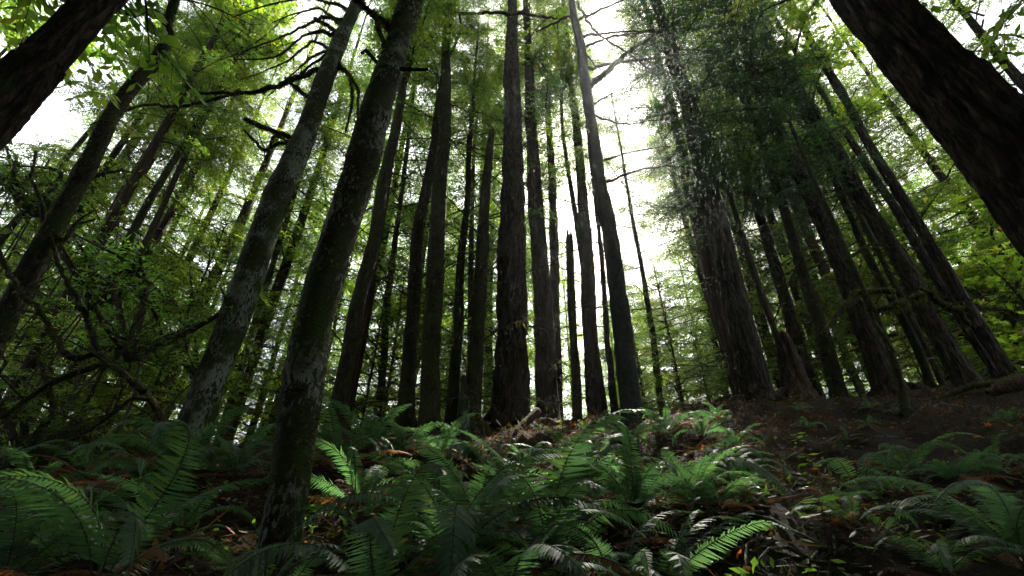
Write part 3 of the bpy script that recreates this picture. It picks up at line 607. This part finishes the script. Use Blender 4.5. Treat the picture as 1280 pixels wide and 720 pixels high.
def log(name, label, cat, P, r, mat, moss, seed, stubs=0, n=20):
    P = np.array(P); base = P[0].copy()
    root = empty(name, base, label, cat)
    Q, rr = resample(P, r, .08); mb = MB(); tube(mb, Q-base, rr, n, rough=.015, rs=(8, 4))
    t = put('log_body' if cat == 'log' else 'wood', mb.mesh(name, [M[mat]]), root)
    if moss: tag(put('moss', moss_fuzz(Q-base, rr, moss, seed, hang=.15), t), kind='stuff')
    r_ = np.random.default_rng(seed)
    for k in range(stubs):
        i = int(r_.uniform(.2, .9)*(len(Q)-1)); d = unit(r_.normal(0, 1, 3)+[0, 0, .8])
        make_limb(root, [Q[i], Q[i]+d*.15, Q[i]+d*.35+r_.normal(0, .05, 3)], [.02, .015, .006], M[mat], seed+k, moss=moss, name='stub')
    return root
def gp(u, v, up=0.0):
    p = ground_hit(u, v); p[2] += up; return p
log('mossy_log', 'dark rotting mossy log lying below the vine maple', 'log', [gp(-40, 600, .15), gp(60, 590, .2), gp(150, 575, .25), gp(215, 560, .3)], [.16, .17, .18, .16], 'mossy', 700, 130, 3)
log('mossy_log', 'low bright-mossed root log at the foot of the stout firs by the picture edge', 'log', [at(1180, 497, 9.4), at(1215, 483, 9.2), at(1255, 478, 9.0), at(1300, 462, 8.8)], [.05, .06, .07, .09], 'mossy', 900, 131)
log('mossy_log', 'dark mossy log end just above the bright-mossed root log', 'log', [at(1235, 492, 8.4), at(1270, 480, 8.2), at(1330, 468, 8.0)], [.07, .13, .15], 'cedar', 500, 132)
log('broken_log', 'dark broken pole with sunlit rim leaning at the foot of the thick central fir', 'log', [at(622, 562, 7.9), at(645, 540, 8.3), at(672, 514, 8.8)], [.06, .07, .075], 'cedar', 250, 133)
log('broken_stub', 'short dark splinter of wood beside the leaning broken pole', 'stub', [at(612, 560, 7.9), at(620, 550, 7.9), at(627, 541, 7.9)], [.04, .04, .02], 'cedar', 200, 134)
log('mossy_stub', 'taller of the two upright mossy stubs left of the leaning pole', 'stub', [at(606, 562, 8.4), at(600, 530, 8.4), at(594, 508, 8.4)], [.07, .06, .05], 'mossy', 1500, 135)
log('mossy_stub', 'shorter of the two upright mossy stubs left of the leaning pole', 'stub', [at(612, 560, 8.2), at(609, 540, 8.2), at(607, 527, 8.2)], [.05, .045, .035], 'mossy', 1500, 136)
TW = [([(1060, 712), (1090, 690), (1130, 672), (1175, 660)], 'long pale twig lying on the dark soil at the bottom by the dim ferns'), ([(1095, 508), (1120, 512), (1140, 525)], 'pale bent twig lying below the thin dead tree'), ([(1140, 525), (1150, 515), (1170, 505)], 'short pale twig rising beside the bent twig under the ridge'),
      ([(1170, 505), (1195, 510), (1230, 512)], 'pale thin stick lying in front of the stout bare fir'), ([(670, 525), (690, 518), (712, 508)], 'bright sunlit twig beside the snag foot'), ([(860, 512), (900, 505), (930, 506)], 'thin twig at the broad-based grey fir foot'),
      ([(510, 612), (550, 615), (590, 625)], 'dark fallen twig among the central ferns'), ([(1195, 565), (1225, 570), (1260, 590)], 'grey twig sloping through the shaded right ferns'), ([(960, 700), (1010, 712), (1060, 716)], 'thin root-like twig at the bottom edge beyond the bright fern'), ([(930, 585), (960, 592), (1000, 600), (1040, 602)], 'dark crooked twig above the many-armed fern')]
for k, (pts, lab) in enumerate(TW):
    P = [gp(u, v, .03) for u, v in pts]; log('fallen_twig', lab, 'twig', P, np.linspace(.012, .005, len(P)), 'alder', 0, 140+k, n=6)

r9 = np.random.default_rng(91)
for k in range(46):
    u = r9.uniform(880, 1290) if k < 32 else r9.uniform(20, 880); v = r9.uniform(505, 700) if k < 32 else r9.uniform(560, 700)
    p = ground_hit(u, v); a = r9.uniform(0, 6.28); L = r9.uniform(.25, .9); d = np.array([math.cos(a), math.sin(a), 0]); m = 5; t = np.linspace(-.5, .5, m)[:, None]
    P = p + d*L*t + np.array([-d[1], d[0], 0])*L*r9.normal(0, .25)*t*t; P[:, 2] = ground(P[:, 0], P[:, 1])+.02+.12*L*r9.random()*(t[:, 0]+.5)
    log('fallen_twig', 'short broken twig in the litter of the shaded right bank' if k < 32 else 'short broken twig half hidden under the ferns', 'twig', P, np.linspace(.013, .004, m)*r9.uniform(.5, 1.6), 'twig' if k % 3 else 'alder', 0, 400+k, n=6)
for o in list(col.objects):
    if o.parent is None and str(o.get('label', '')).startswith('short broken twig'): o['group'] = 'broken twigs on the bank' if 'right bank' in o['label'] else 'broken twigs under the ferns'
# ------------------------------------------------------------------ background trees
proto = []
for k in range(3):
    Q, rr = resample([[0, 0, -1.5], [.15*k, .1, 6], [.1, -.15, 14], [0, 0, 34]], [.30, .26, .2, .03], .5)
    mb = MB(); tube(mb, Q, rr, 14, rough=.015, rs=(8, 1.2), ridge=True); proto.append(mb.mesh('trunk', [M['fir' if k < 2 else 'cedar']]))
r_ = np.random.default_rng(5); bg = []
def zone_label(u, y):
    where = [(60, 'beyond the reddish shaggy cedar'), (200, 'beyond the vine maple thicket'), (330, 'in the gap between the two alders'), (440, 'behind the nearest alder'), (530, 'behind the cedar and the knobbly mossy trunk'), (620, 'behind the moss-sleeved alder and broken-topped trunk'), (700, 'directly behind the thick central fir'), (760, 'behind the thin mossy snag'),
             (860, 'in the bright gap under the sun'), (960, 'behind the broad-based grey fir'), (1060, 'behind the reddish stump'), (1150, 'behind the pale stubbed dead tree'), (1230, 'behind the twin mossy maples'), (9999, 'beyond the sunlit maple')]
    return next(w for a, w in where if u < a)
LBL = {}
for row, (y0, y1_, cnt) in enumerate([(13.5, 17, 23), (17.5, 22, 28), (24, 31, 28), (34, 44, 26)]):
    for k in range(cnt):
        uu_ = -110+1500*(k+r_.uniform(.2, .8))/cnt; y = r_.uniform(y0, y1_)
        gap = 725 < uu_ < 845
        if (gap and row == 0) or (row < 2 and 688 < uu_ < 742): continue
        d = ray(uu_, 430); x = d[0]/d[1]*y; 
        if any(math.hypot(x-a, y-b) < 1.2 for a, b, _ in SPOTS): x += 1.4
        SPOTS.append((x, y, .3)); z = gz(x, y)
        dist = ['first row of slim conifers just over the ridge', 'mid-distance conifer crowns', 'far pale-lit conifer crowns', 'farthest haze-lit conifer crowns'][row]
        lab = ['slim conifer just over the ridge ', 'mid-distance conifer ', 'far conifer with backlit crown ', 'farthest conifer screen '][row]+zone_label(uu_, y)
        o = empty('conifer_tree', (x, y, z), lab, 'tree', 'background conifers over the ridge '+zone_label(uu_, y))
        o.rotation_euler.z = r_.uniform(0, 6.28); s = r_.uniform(.8, 1.2)*(.68 if gap else 1)
        t = put('trunk', proto[int(r_.integers(3))], o); t.scale = (r_.uniform(.5, 1.0),)*2+(s*[30, 22, 22, 28][row]/34,)
        lib = CR if row < 2 else FAR; me, Lc, Rd = lib[int(r_.integers(len(lib)))]
        cb = r_.uniform(1.0, 5.0) if r_.random() < .75 else r_.uniform(5, 9)
        c = put('crown', me, o, (0, 0, cb)); kz = (s*[30, 22, 22, 28][row]-cb)/Lc; c.scale = (r_.uniform(.85, 1.2),)*2+(kz,); c.rotation_euler.z = r_.uniform(0, 6.28)
# the same forest goes on behind and beside the viewpoint
for k in range(56):
    a = math.radians(r_.uniform(62, 298)); dd = r_.uniform(3.5, 20); x, y = math.sin(a)*dd, math.cos(a)*dd
    if y > 0 and abs(x) < 1.3*y+3.5: continue
    z = gz(x, y); o = empty('conifer_tree', (x, y, z), 'tall shading conifer of the forest behind the viewpoint', 'tree', 'conifers behind the viewpoint'); s = r_.uniform(.8, 1.1)
    t = put('trunk', proto[0], o); t.scale = (1, 1, s); cb = r_.uniform(5, 9); me, Lc, Rd = FAR[k % 2]; c = put('crown', me, o, (0, 0, cb)); c.scale = (1.15, 1.15, (34*s-cb)/Lc); c.rotation_euler.z = k
# understory saplings on and over the ridge
SP = [(130, 520, 9.5, .8), (300, 500, 11.5, .8), (355, 480, 12.5, .9), (460, 480, 12, 1.0), (485, 470, 13, 1.1), (560, 470, 13, .8), (620, 480, 13, .9), (800, 480, 13, .8), (845, 470, 13.5, 1.0), (880, 480, 14, .7), (1060, 460, 12.5, .8), (1085, 450, 13.5, .8), (1150, 470, 13.5, .8), (1200, 450, 14, .7), (60, 540, 8.5, .7), (215, 430, 10, 1.1), (390, 500, 13, .8), (985, 470, 13, 1.0), (20, 430, 9, 1.0)]
for k, (u, v, y, s) in enumerate(SP):
    p = at(u, v, y); z = gz(p[0], y)
    o = empty('hemlock_sapling', (p[0], y, z), ['small feathery hemlock sapling ', 'loose green hemlock sapling ', 'drooping hemlock sapling '][k % 3]+zone_label(u, y), 'sapling', 'hemlock saplings along the ridge')
    mb = MB(); Q, rr = resample([[0, 0, -.3], [.05, 0, 3], [0, .05, 6.2]], [.04, .03, .006], .3); tube(mb, Q, rr, 7); me = mb.mesh('stem', [M['twig']])
    t = put('trunk', me, o); t.scale = (s,)*3
    c = put('crown', SAP[k % 3], o, (0, 0, .5*s)); c.scale = (s,)*3; c.rotation_euler.z = k*1.3
# maples and rhododendrons
MP = [(1225, 330, 14, 1.35, 'sunlit yellow-green maple glowing beside the long straight fir'), (1290, 400, 13, 1.2, 'low yellow-green maple over the root log at the picture edge'), (1190, 420, 17, 1.3, 'pale green maple seen between the last two slim firs'), (1300, 240, 14, 1.3, 'upper yellow-green maple under the massive slanting fir'), (40, 30, 12, 1.0, 'orange-tinted maple sprays above the huge corner fir'), (190, 60, 12, .9, 'yellowing maple leaves beside the top of the crooked mossy trunk'), (700, 90, 13, .8, 'sunlit yellow maple leaves between central fir and teal hemlock'), (600, 110, 14, .7, 'light green maple leaves between the broken-topped trunk and central fir'), (310, 45, 10, .7, 'thin yellow maple leaves in the bright sky above the alder limbs'), (1060, 370, 15, .9, 'green maple behind the stout ridged fir')]
for k, (u, v, y, s, lab) in enumerate(MP):
    p = at(u, v, y); z = gz(p[0], y); o = empty('maple_tree', (p[0], y, z), lab, 'tree'); hc = p[2]-z-1.6*s
    mb = MB(); Q, rr = resample([[.4, .2, -.3], [.1, -.2, hc*.4], [-.1, .1, hc*.8], [0, 0, hc+.4]], [.13, .1, .08, .06], .25); tube(mb, Q, rr, 9, rough=.008)
    put('trunk', mb.mesh('trunk', [M['mossy']]), o); c = put('crown', MAP[k % 3], o, (0, 0, hc)); c.scale = (s,)*3; c.rotation_euler.z = k*1.7
RH_ = [(60, 235, 6.6, 1.0, 'upper rhododendron with glossy leaves across the crooked mossy trunk'), (140, 340, 7.2, 1.1, 'glossy-leaved rhododendron above the arching vine maple limbs'), (185, 400, 6.2, .9, 'rhododendron with whorled leaves beside the leaning alder'), (25, 215, 6.5, .7, 'small rhododendron spray just under the huge corner fir'), (260, 455, 8.8, .7, 'rhododendron tuft right at the leaning alder edge'), (60, 530, 5.6, .7, 'low shaded rhododendron over the rotting log')]
for k, (u, v, y, s, lab) in enumerate(RH_):
    p = at(u, v, y); z = gz(p[0], y); o = empty('rhododendron', (p[0], y, z), lab, 'shrub'); hc = max(.2, p[2]-z-.6*s)
    for j in range(3):
        mb = MB(); a = j*2.1+k; Q, rr = resample([[.2*math.cos(a), .2*math.sin(a), -.2], [.35*math.cos(a), .35*math.sin(a), hc*.5], [.05*math.cos(a), .05*math.sin(a), hc+.2]], [.022, .018, .012], .15); tube(mb, Q, rr, 6, rough=.004); put('stem', mb.mesh('stem', [M['twig']]), o)
    c = put('leaves', RHO[k % 2], o, (0, 0, hc)); c.scale = (s,)*3; c.rotation_euler.z = k*1.7

# ------------------------------------------------------------------ ferns
def frond_mesh(seed, az, L, elev, droop, mats, dead=False, np_=46, wmax=.10, path=None):
    r = np.random.default_rng(seed); mb = MB()
    m = 18; s = np.linspace(0, 1, m)
    a = elev - droop*s**1.3; step = L/(m-1)
    hx = np.concatenate([[0], np.cumsum(np.cos(a[:-1])*step)]); hz = np.concatenate([[0], np.cumsum(np.sin(a[:-1])*step)])
    yaw = az + r.normal(0, .25)*s; side_c = np.cumsum(r.normal(0, .002, m))
    P = np.stack([hx*np.cos(yaw), hx*np.sin(yaw), hz], -1); P += np.stack([-np.sin(yaw), np.cos(yaw), 0*yaw], -1)*side_c[:, None]
    if path is not None:
        q_, _ = resample(path, np.ones(len(path)), .02); i_ = np.linspace(0, len(q_)-1, m).astype(int); P = q_[i_]; L = float(np.linalg.norm(np.diff(q_, axis=0), axis=1).sum())
    tube(mb, P, np.linspace(.0045, .0012, m), 4, mat=1, cap=False)
    t = np.linspace(.14, .995, np_); idx = t*(m-1); i0 = np.minimum(idx.astype(int), m-2); f = (idx-i0)[:, None]
    C = P[i0]*(1-f)+P[i0+1]*f; T = unit(P[i0+1]-P[i0]); sd0 = unit(np.cross(T, [0, 0, 1.0])); nr = np.cross(sd0, T)
    tw = r.normal(0, .22); prof = np.minimum(1, (t/.32))**.6*np.clip((1-t)/.62, 0, 1)**.62*wmax*L/.95+.006
    sp = L*.86/np_
    for sg in (-1, 1):
        l = prof*r.uniform(.85, 1.1, np_)*np.where(r.random(np_) < .04, r.uniform(.3, .8, np_), 1)
        if dead: l *= r.uniform(.5, 1, np_)
        fold = -.25+r.normal(0, .14, np_)+tw*sg - (.6*r.random(np_) if dead else 0)
        D = unit(sd0*sg*1.0+T*(.22+.5*t[:, None]**2)+nr*fold[:, None]); W = unit(np.cross(nr, D))
        wd = sp*.86; k = np_
        rows = []
        for q, wq, bend in ((0, .55, 0), (.3, 1.0, -.01), (.7, .72, -.06), (1.0, .08, -.16)):
            c = C+D*(l*q)[:, None]+nr*(bend*l)[:, None]+T*(q*q*.22*l)[:, None]
            rows += [c-W*wd*wq*.5, c+W*wd*wq*.5]
        V = np.stack(rows, 1).reshape(-1, 3); b = (np.arange(k)*8)[:, None]
        Q = np.concatenate([b+np.array([[0, 1, 3, 2]]), b+np.array([[2, 3, 5, 4]]), b+np.array([[4, 5, 7, 6]])])
        mb.add(V, Q, 0, np.repeat(np.clip(.5+r.normal(0, .1)+r.normal(0, .1, k), 0, 1), 8))
    return mb.mesh('frond', mats, smooth=False)
FM = [M['fern'], M['twig']]; DM = [M['deadfern'], M['twig']]
FV = []
for v in range(9):
    r = np.random.default_rng(600+v); nf = [11, 9, 12, 8, 11, 8, 9, 7, 10][v]; L = []
    for k in range(nf):
        ring = k/nf; el = math.radians(r.uniform(48, 72) if k % 4 else r.uniform(66, 84)); dr = r.uniform(1.7, 2.9)
        L.append((frond_mesh(700+v*40+k, k*2.4+r.uniform(-.3, .3), r.uniform(.75, 1.15), el, dr, FM), False))
    for k in range(5): L.append((frond_mesh(900+v*40+k, r.uniform(0, 6.28), r.uniform(.5, .9), math.radians(r.uniform(5, 30)), 1.0, DM, dead=True), True))
    FV.append(L)
def fern(u, v, s, var, rot, label, dead=True, p=None, group=None):
    p = ground_hit(u, v) if p is None else p
    o = empty('sword_fern', (p[0], p[1], p[2]+.02), label, 'fern', group or 'sword ferns on the slope'); o.rotation_euler = (r_.normal(0, .06)-.12, r_.normal(0, .06), rot); s *= (.97 if u < 930 else .72)*r_.uniform(.8, 1.12); o.scale = (s,)*3
    var = (var+3*(int(abs(u)) % 3)) % 9
    for me, dd in FV[var]:
        if dd and not dead: continue
        f = put('frond', me, o)
        if dd: f['label'] = 'withered brown frond'
    return o
FL = [(60, 690, .9, 1, 1.3, 'fern second in from the lower left corner'), (165, 625, .9, 3, .2, 'mid-slope fern below the rotting mossy log'),
      (215, 595, .95, 4, 1.0, 'upright fern at the very foot of the leaning alder'), (290, 600, .95, 0, 3.0, 'blue-green fern just past the foot of the leaning alder'), 
      (445, 640, 1.0, 3, .8, 'fern behind the nearest alder with red dead leaves around it'), (420, 590, .95, 4, 1.6, 'yellow-green sunlit fern just behind the nearest alder'), (560, 730, 1.05, 0, 3.2, 'bright mid-green fern at the bottom centre-left edge'),
      (545, 640, 1.0, 1, 4.4, 'fern in the second row below the mossy alder clump'), (600, 690, .95, 2, .4, 'fern between the bright bottom fern and the dark upright one'), (690, 735, 1.05, 4, 2.0, 'tall dark-green fern with a rounded upright frond at the bottom centre'),
      (725, 625, .95, 0, 3.6, 'upright shaded fern below the thin mossy snag'), (790, 655, 1.1, 1, 5.1, 'fern with long narrow fronds leaning toward the broad-based fir'), 
      
      (1070, 665, .6, 1, 4.2, 'little flat fern under the sparse star-shaped one'), (1145, 605, 1.0, 2, 5.0, 'tall paired-frond fern below the pale dead tree'), (1200, 610, .9, 3, .6, 'dim fern right beside the tall paired-frond fern'), (1255, 600, .9, 4, 1.4, 'dim fern under the bright-mossed root log'), (1190, 735, .95, 1, 3.0, 'very dark fern on the bottom edge near the corner'), (1290, 725, 1.0, 2, 3.8, 'very dark fern filling the lower right corner'),
      (455, 572, .85, 5, .5, 'ridge fern in front of the thin leaning cedar'), (505, 570, .85, 0, 1.5, 'ridge fern at the foot of the knobbly mossy trunk'), (550, 575, .9, 1, 2.5, 'ridge fern at the foot of the moss-sleeved alder'), (600, 600, .85, 2, 3.5, 'pale-tipped fern arching below the broken-topped trunk'), (370, 565, .8, 3, 4.5, 'small ridge fern between the two alders'), (318, 560, .8, 4, 5.5, 'sunlit ridge fern with thin bright fronds against the sky'),
      (790, 560, .85, 5, .7, 'ridge fern at the foot of the teal hemlock'), (835, 545, .9, 0, 1.7, 'ridge fern under the skinny dark conifer in the bright gap'), (740, 575, .7, 1, 2.7, 'small pale fern in litter just past the snag foot'), (1010, 540, .55, 2, 3.7, 'tiny olive fern on the bank under the reddish stump'), (880, 550, .75, 3, 4.7, 'ridge fern at the left foot of the broad-based grey fir'), (100, 600, .85, 4, 5.7, 'shaded fern lying along the rotting mossy log'), (30, 625, .9, 5, .9, 'shaded fern above the lower left corner group'),
      (660, 590, .6, 0, 1.9, 'small fern in the litter beside the leaning broken pole'), ]
FL += [(-10, 765, 1.0, 3, 2.3, 'fern cut by the bottom edge at the very left'), (110, 755, .95, 4, .3, 'fern on the bottom edge below the wide arching fern'), (470, 775, 1.0, 0, 2.3, 'fern on the bottom edge past the nearest alder'), (635, 780, .95, 1, 3.3, 'fern on the bottom edge just left of the tall dark-green one'),
       ]
for a in FL: fern(*a)
for k in range(22):
    u = r9.uniform(870, 1285); v = r9.uniform(512, 690)
    p = ground_hit(u, v); fern(u, v, r9.uniform(.32, .6), int(r9.integers(9)), r9.uniform(0, 6.28), 'stunted little fern scattered on the dark bank under the right-hand trees', p=p, group='stunted ferns on the dark bank')
# clumps whose long fronds can be told apart
CF = [(2.7, (832, 735), [[(832, 730), (850, 695), (900, 655), (950, 637), (1001, 656)], [(832, 730), (862, 700), (905, 670), (955, 652), (990, 662)], [(834, 732), (880, 700), (930, 690), (985, 706)], [(830, 730), (800, 700), (770, 690), (745, 705)], [(832, 730), (850, 670), (865, 640), (880, 640)]], 'brightest fern, its two long blue-green fronds arching side by side over dark litter'),
      (3.9, (800, 665), [[(800, 660), (825, 610), (860, 578), (905, 566), (925, 568)], [(802, 662), (845, 610), (905, 572), (945, 582), (988, 616)], [(800, 660), (818, 620), (850, 592), (890, 590), (915, 600)], [(798, 660), (780, 600), (765, 570), (770, 560)], [(800, 660), (760, 640), (730, 640), (705, 655)]], 'fern with a long toothed frond arching down over the bare bank'),
      (3.6, (690, 680), [[(690, 675), (665, 625), (635, 580), (600, 548), (570, 535)], [(688, 676), (650, 625), (615, 590), (590, 578)], [(692, 676), (715, 630), (735, 610), (745, 625)]], 'fern sending one very long frond up and over toward the mossy stubs'),
      (4.6, (1066, 596), [[(1066, 592), (1085, 572), (1105, 563), (1122, 562)], [(1066, 592), (1090, 588), (1112, 594), (1128, 606)], [(1066, 592), (1050, 604), (1036, 618), (1026, 628)], [(1066, 592), (1050, 578), (1030, 574), (1018, 580)], [(1066, 594), (1080, 610), (1100, 620), (1122, 624)]], 'pale star-shaped fern with narrow fronds lying on the shaded bank'),
      (3.4, (212, 700), [[(212, 694), (185, 648), (140, 615), (98, 608), (68, 618)], [(214, 694), (200, 640), (180, 612), (150, 598), (110, 590)], [(214, 694), (250, 660), (275, 655), (300, 668)]], 'fern with two parallel light-green fronds arching back over its neighbours'),
      (4.4, (240, 668), [[(240, 660), (236, 615), (215, 588), (185, 580), (165, 588)], [(240, 660), (226, 610), (205, 596), (185, 610)], [(242, 660), (262, 625), (285, 612), (310, 622)]], 'fern curling like a crozier in front of the leaning alder'),
      (2.9, (75, 720), [[(72, 715), (58, 665), (30, 630), (-5, 612), (-30, 612)], [(70, 715), (55, 680), (25, 655), (-10, 645)]], 'fern with sunlit yellow-green outer fronds at the left picture edge'),
      (2.5, (330, 760), [[(330, 752), (305, 715), (268, 692), (224, 690)], [(332, 752), (350, 745), (390, 700), (410, 690)]], 'fern with one flat pale frond reaching across below the two alders'),
      (2.7, (570, 740), [[(568, 735), (545, 695), (500, 680), (442, 706)], [(570, 735), (560, 690), (530, 655), (470, 645)], [(572, 735), (590, 690), (612, 668), (630, 680)], [(570, 735), (575, 670), (585, 640), (600, 640)]], 'fern with wide blue-green fronds hanging over the bottom edge'),
      (4.2, (600, 650), [[(600, 645), (585, 612), (560, 598), (530, 598)], [(600, 645), (608, 612), (625, 600), (645, 610)]], 'fern with a flat comb-like frond under the mossy alder clump'),
      (2.5, (775, 780), [[(775, 770), (765, 700), (745, 672), (715, 700)], [(775, 770), (790, 700), (805, 690), (812, 720)], [(775, 770), (755, 715), (735, 690), (722, 715)], [(777, 770), (745, 680), (700, 655), (668, 690)]], 'fern with drooping pale-tipped fronds in a fan at the bottom edge')]
for k, (y, (bu, bv), fr, lab) in enumerate(CF):
    b = at(bu, bv, y); b[2] = gz(b[0], b[1])+.02
    o = empty('sword_fern', b, lab, 'fern', 'sword ferns on the slope')
    for j, pts in enumerate(fr):
        P = [b]+[at(u, v, y*(1-.05*(i+1)*(1 if j % 2 else -.6))) for i, (u, v) in enumerate(pts[1:])]
        put('frond', frond_mesh(3000+k*20+j, 0, 1, 1, 1, [M['skylitfern'], M['twig']], path=np.array(P)-b, np_=54, wmax=.085), o)
    for me, dd in FV[k % 9][:4]+FV[k % 9][-3:]:
        f = put('frond', me, o); f.scale = (.62,)*3
        if dd: f['label'] = 'withered brown frond'
# small seedlings and herbs
def herb(u, v, s, lab, seed):
    p = ground_hit(u, v); o = empty('leafy_seedling', p, lab, 'plant', 'small leafy seedlings in the litter'); r = np.random.default_rng(seed)
    mb = MB(); Q, rr = resample([[0, 0, 0], [.02, 0, .12*s], [.03, .02, .24*s]], [.004, .003, .002], .05); tube(mb, Q, rr, 5); put('stem', mb.mesh('stem', [M['twig']]), o)
    for k in range(7):
        mb = MB(); a = k*2.4; q = np.array([[.02, .01, (.10+.02*k)*s]]); d = unit(np.array([[math.cos(a), math.sin(a), -.05]])); leaf_quads(mb, q, d, unit(np.cross(d, r.normal(0, .3, (1, 3))+[0, 0, 1.0])), np.array([.12*s]), np.array([.06*s]), 0, np.array([r.uniform(.3, 1)])); put('leaf', mb.mesh('leaf', [M['broad']], smooth=False), o)
for k, (u, v, s, lab) in enumerate([(690, 620, 1.0, 'bright green seedling in the litter below the central fir'), (1035, 675, .9, 'tiny pale rosette seedling on dark litter by the little flat fern'), (1015, 595, 1.0, 'small round-leaved seedling above the star-shaped fern'), (700, 540, 1.1, 'sunlit yellow-green seedling between central fir and snag'), (770, 600, .9, 'small seedling left of the toothed ferns'), (1000, 560, .8, 'faint seedling on the bank below the stump')]): herb(u, v, s, lab, 50+k)

# ------------------------------------------------------------------ litter
r = np.random.default_rng(77); k = 60000
y = 1.6+10.9*r.random(k)**.7; x = r.uniform(-1.25, 1.35, k)*(y+.8); mb = MB()
nz = vnoise(np.stack([x*.8, y*.8, 0*x], -1)); kp = nz+r.random(k)*1.2 > .25; x, y = x[kp], y[kp]; k = len(x)
q = np.stack([x, y, ground(x, y)+r.uniform(.0, .03, k)], -1); d = unit(r.normal(0, 1, (k, 3))*[1, 1, .35]); side = unit(np.cross(d, r.normal(0, .5, (k, 3))+[0, 0, 1.0]))
leaf_quads(mb, q, d, side, r.uniform(.03, .10, k), r.uniform(.012, .05, k), 0, np.clip(r.beta(1.3, 2.2, k)*1.15, 0, 1))
k2 = 260; a = r.integers(0, k, k2); star_leaves(mb, r, q[a]+[0, 0, .03], unit(r.normal(0, .5, (k2, 3))+[0, 0, 1]), r.uniform(.05, .1, k2), 0, np.clip(r.normal(.85, .15, k2), 0, 1))
# needles and little sticks
k3 = 34000; a = r.integers(0, k, k3); d = unit(r.normal(0, 1, (k3, 3))*[1, 1, .25]); leaf_quads(mb, q[a]+[0, 0, .01], d, unit(np.cross(d, r.normal(0, .5, (k3, 3))+[0, 0, 1.0])), r.uniform(.08, .40, k3), r.uniform(.004, .012, k3), 0, r.uniform(.05, .55, k3))
tag(put('leaf_litter', mb.mesh('leaf_litter', [M['leaflit']], smooth=False)), 'brown leaf and twig litter covering the slope between the ferns', 'leaf litter', kind='stuff')
# green ground cover
k = 16000; y = r.uniform(2.0, 13.5, k); x = r.uniform(-1.25, 1.35, k)*(y+.8); nz = fbm(np.stack([x*.5+5, y*.5, 0*x], -1), 2); kp = (nz+r.normal(0, .15, k) > .0); x, y = x[kp], y[kp]; k = len(x)
q = np.stack([x, y, ground(x, y)+r.uniform(.0, .09, k)], -1); d = unit(r.normal(0, 1, (k, 3))*[1, 1, .3]+[0, 0, .3]); mb = MB()
leaf_quads(mb, q, d, unit(np.cross(d, r.normal(0, .4, (k, 3))+[0, 0, 1.0])), r.uniform(.03, .08, k), r.uniform(.015, .035, k), 0, r.uniform(0, .45, k))
tag(put('ground_cover', mb.mesh('ground_cover', [M['broad']], smooth=False)), 'low green mossy ground cover patches on the slope', 'ground cover', kind='stuff')

# ------------------------------------------------------------------ forest air
hb = MB(); a, b, c0, d0, e0, f0 = -262., 262., -257., 267., -16., 62.
hb.add([[a, c0, e0], [b, c0, e0], [b, d0, e0], [a, d0, e0], [a, c0, f0], [b, c0, f0], [b, d0, f0], [a, d0, f0]], [[0, 3, 2, 1], [4, 5, 6, 7], [0, 1, 5, 4], [1, 2, 6, 5], [2, 3, 7, 6], [3, 0, 4, 7]])
hm, nt = newmat('haze'); pv = N(nt, 'ShaderNodeVolumePrincipled', i_Density=.0005, i_Anisotropy=.8); pv.inputs['Color'].default_value = (.95, .98, 1, 1); o_ = N(nt, 'ShaderNodeOutputMaterial'); nt.links.new(pv.outputs[0], o_.inputs['Volume'])
tag(put('haze', hb.mesh('haze', [hm], smooth=False)), 'thin bright morning air between the trees', 'haze', kind='stuff')

# ------------------------------------------------------------------ light, sky, camera
sd = ray(778, 140); sd = sd/np.linalg.norm(sd); elev = math.asin(sd[2]); azi = math.atan2(sd[0], sd[1])
w = bpy.data.worlds.new('World'); sc.world = w; w.use_nodes = True; nt = w.node_tree; nt.nodes.clear()
sky = N(nt, 'ShaderNodeTexSky', sky_type='NISHITA'); sky.sun_disc = False; sky.sun_elevation = elev; sky.sun_rotation = azi; sky.air_density = 1.2; sky.dust_density = 6.0; sky.ozone_density = 1.0
tc = N(nt, 'ShaderNodeTexCoord'); cn = N(nt, 'ShaderNodeTexNoise', i_Scale=2.2, i_Detail=5.0); nt.links.new(tc.outputs['Generated'], cn.inputs['Vector'])
cm = ramp(nt, cn.outputs['Fac'], [(.38, (.2, .2, .2)), (.6, (.85, .85, .85))])
mx = N(nt, 'ShaderNodeMixRGB'); nt.links.new(cm, mx.inputs[0]); nt.links.new(sky.outputs[0], mx.inputs[1]); mx.inputs[2].default_value = (13, 13.2, 13.8, 1)
bgk = N(nt, 'ShaderNodeBackground', i_Strength=.065); nt.links.new(mx.outputs[0], bgk.inputs[0]); wo = N(nt, 'ShaderNodeOutputWorld'); nt.links.new(bgk.outputs[0], wo.inputs[0])
sl = bpy.data.lights.new('sun', 'SUN'); sl.energy = 5.0; sl.angle = math.radians(.5); sl.color = (1, .93, .82)
so = bpy.data.objects.new('sun', sl); col.objects.link(so); so.rotation_euler = Vector((-sd[0], -sd[1], -sd[2])).to_track_quat('-Z', 'Y').to_euler(); so.location = (0, 0, 50)
cam = bpy.data.cameras.new('camera'); co = bpy.data.objects.new('camera', cam); col.objects.link(co); co.location = tuple(CAM); co.rotation_euler = (math.radians(90)+PITCH, 0, 0)
cam.sensor_width = 36; cam.lens = F_PX/1280*36; cam.clip_start = .05; cam.clip_end = 2000; sc.camera = co
sc.view_settings.view_transform = 'Standard'; sc.view_settings.look = 'None'; sc.view_settings.exposure = 1.98; sc.view_settings.gamma = 1
sc.render.engine = 'CYCLES'; c = sc.cycles; c.adaptive_threshold = .03; c.max_bounces = 5; c.diffuse_bounces = 2; c.glossy_bounces = 2; c.transmission_bounces = 3; c.transparent_max_bounces = 4; c.caustics_reflective = False; c.caustics_refractive = False; c.sample_clamp_indirect = 6; c.use_denoising = True
try: c.denoiser = 'OPENIMAGEDENOISE'
except Exception: pass
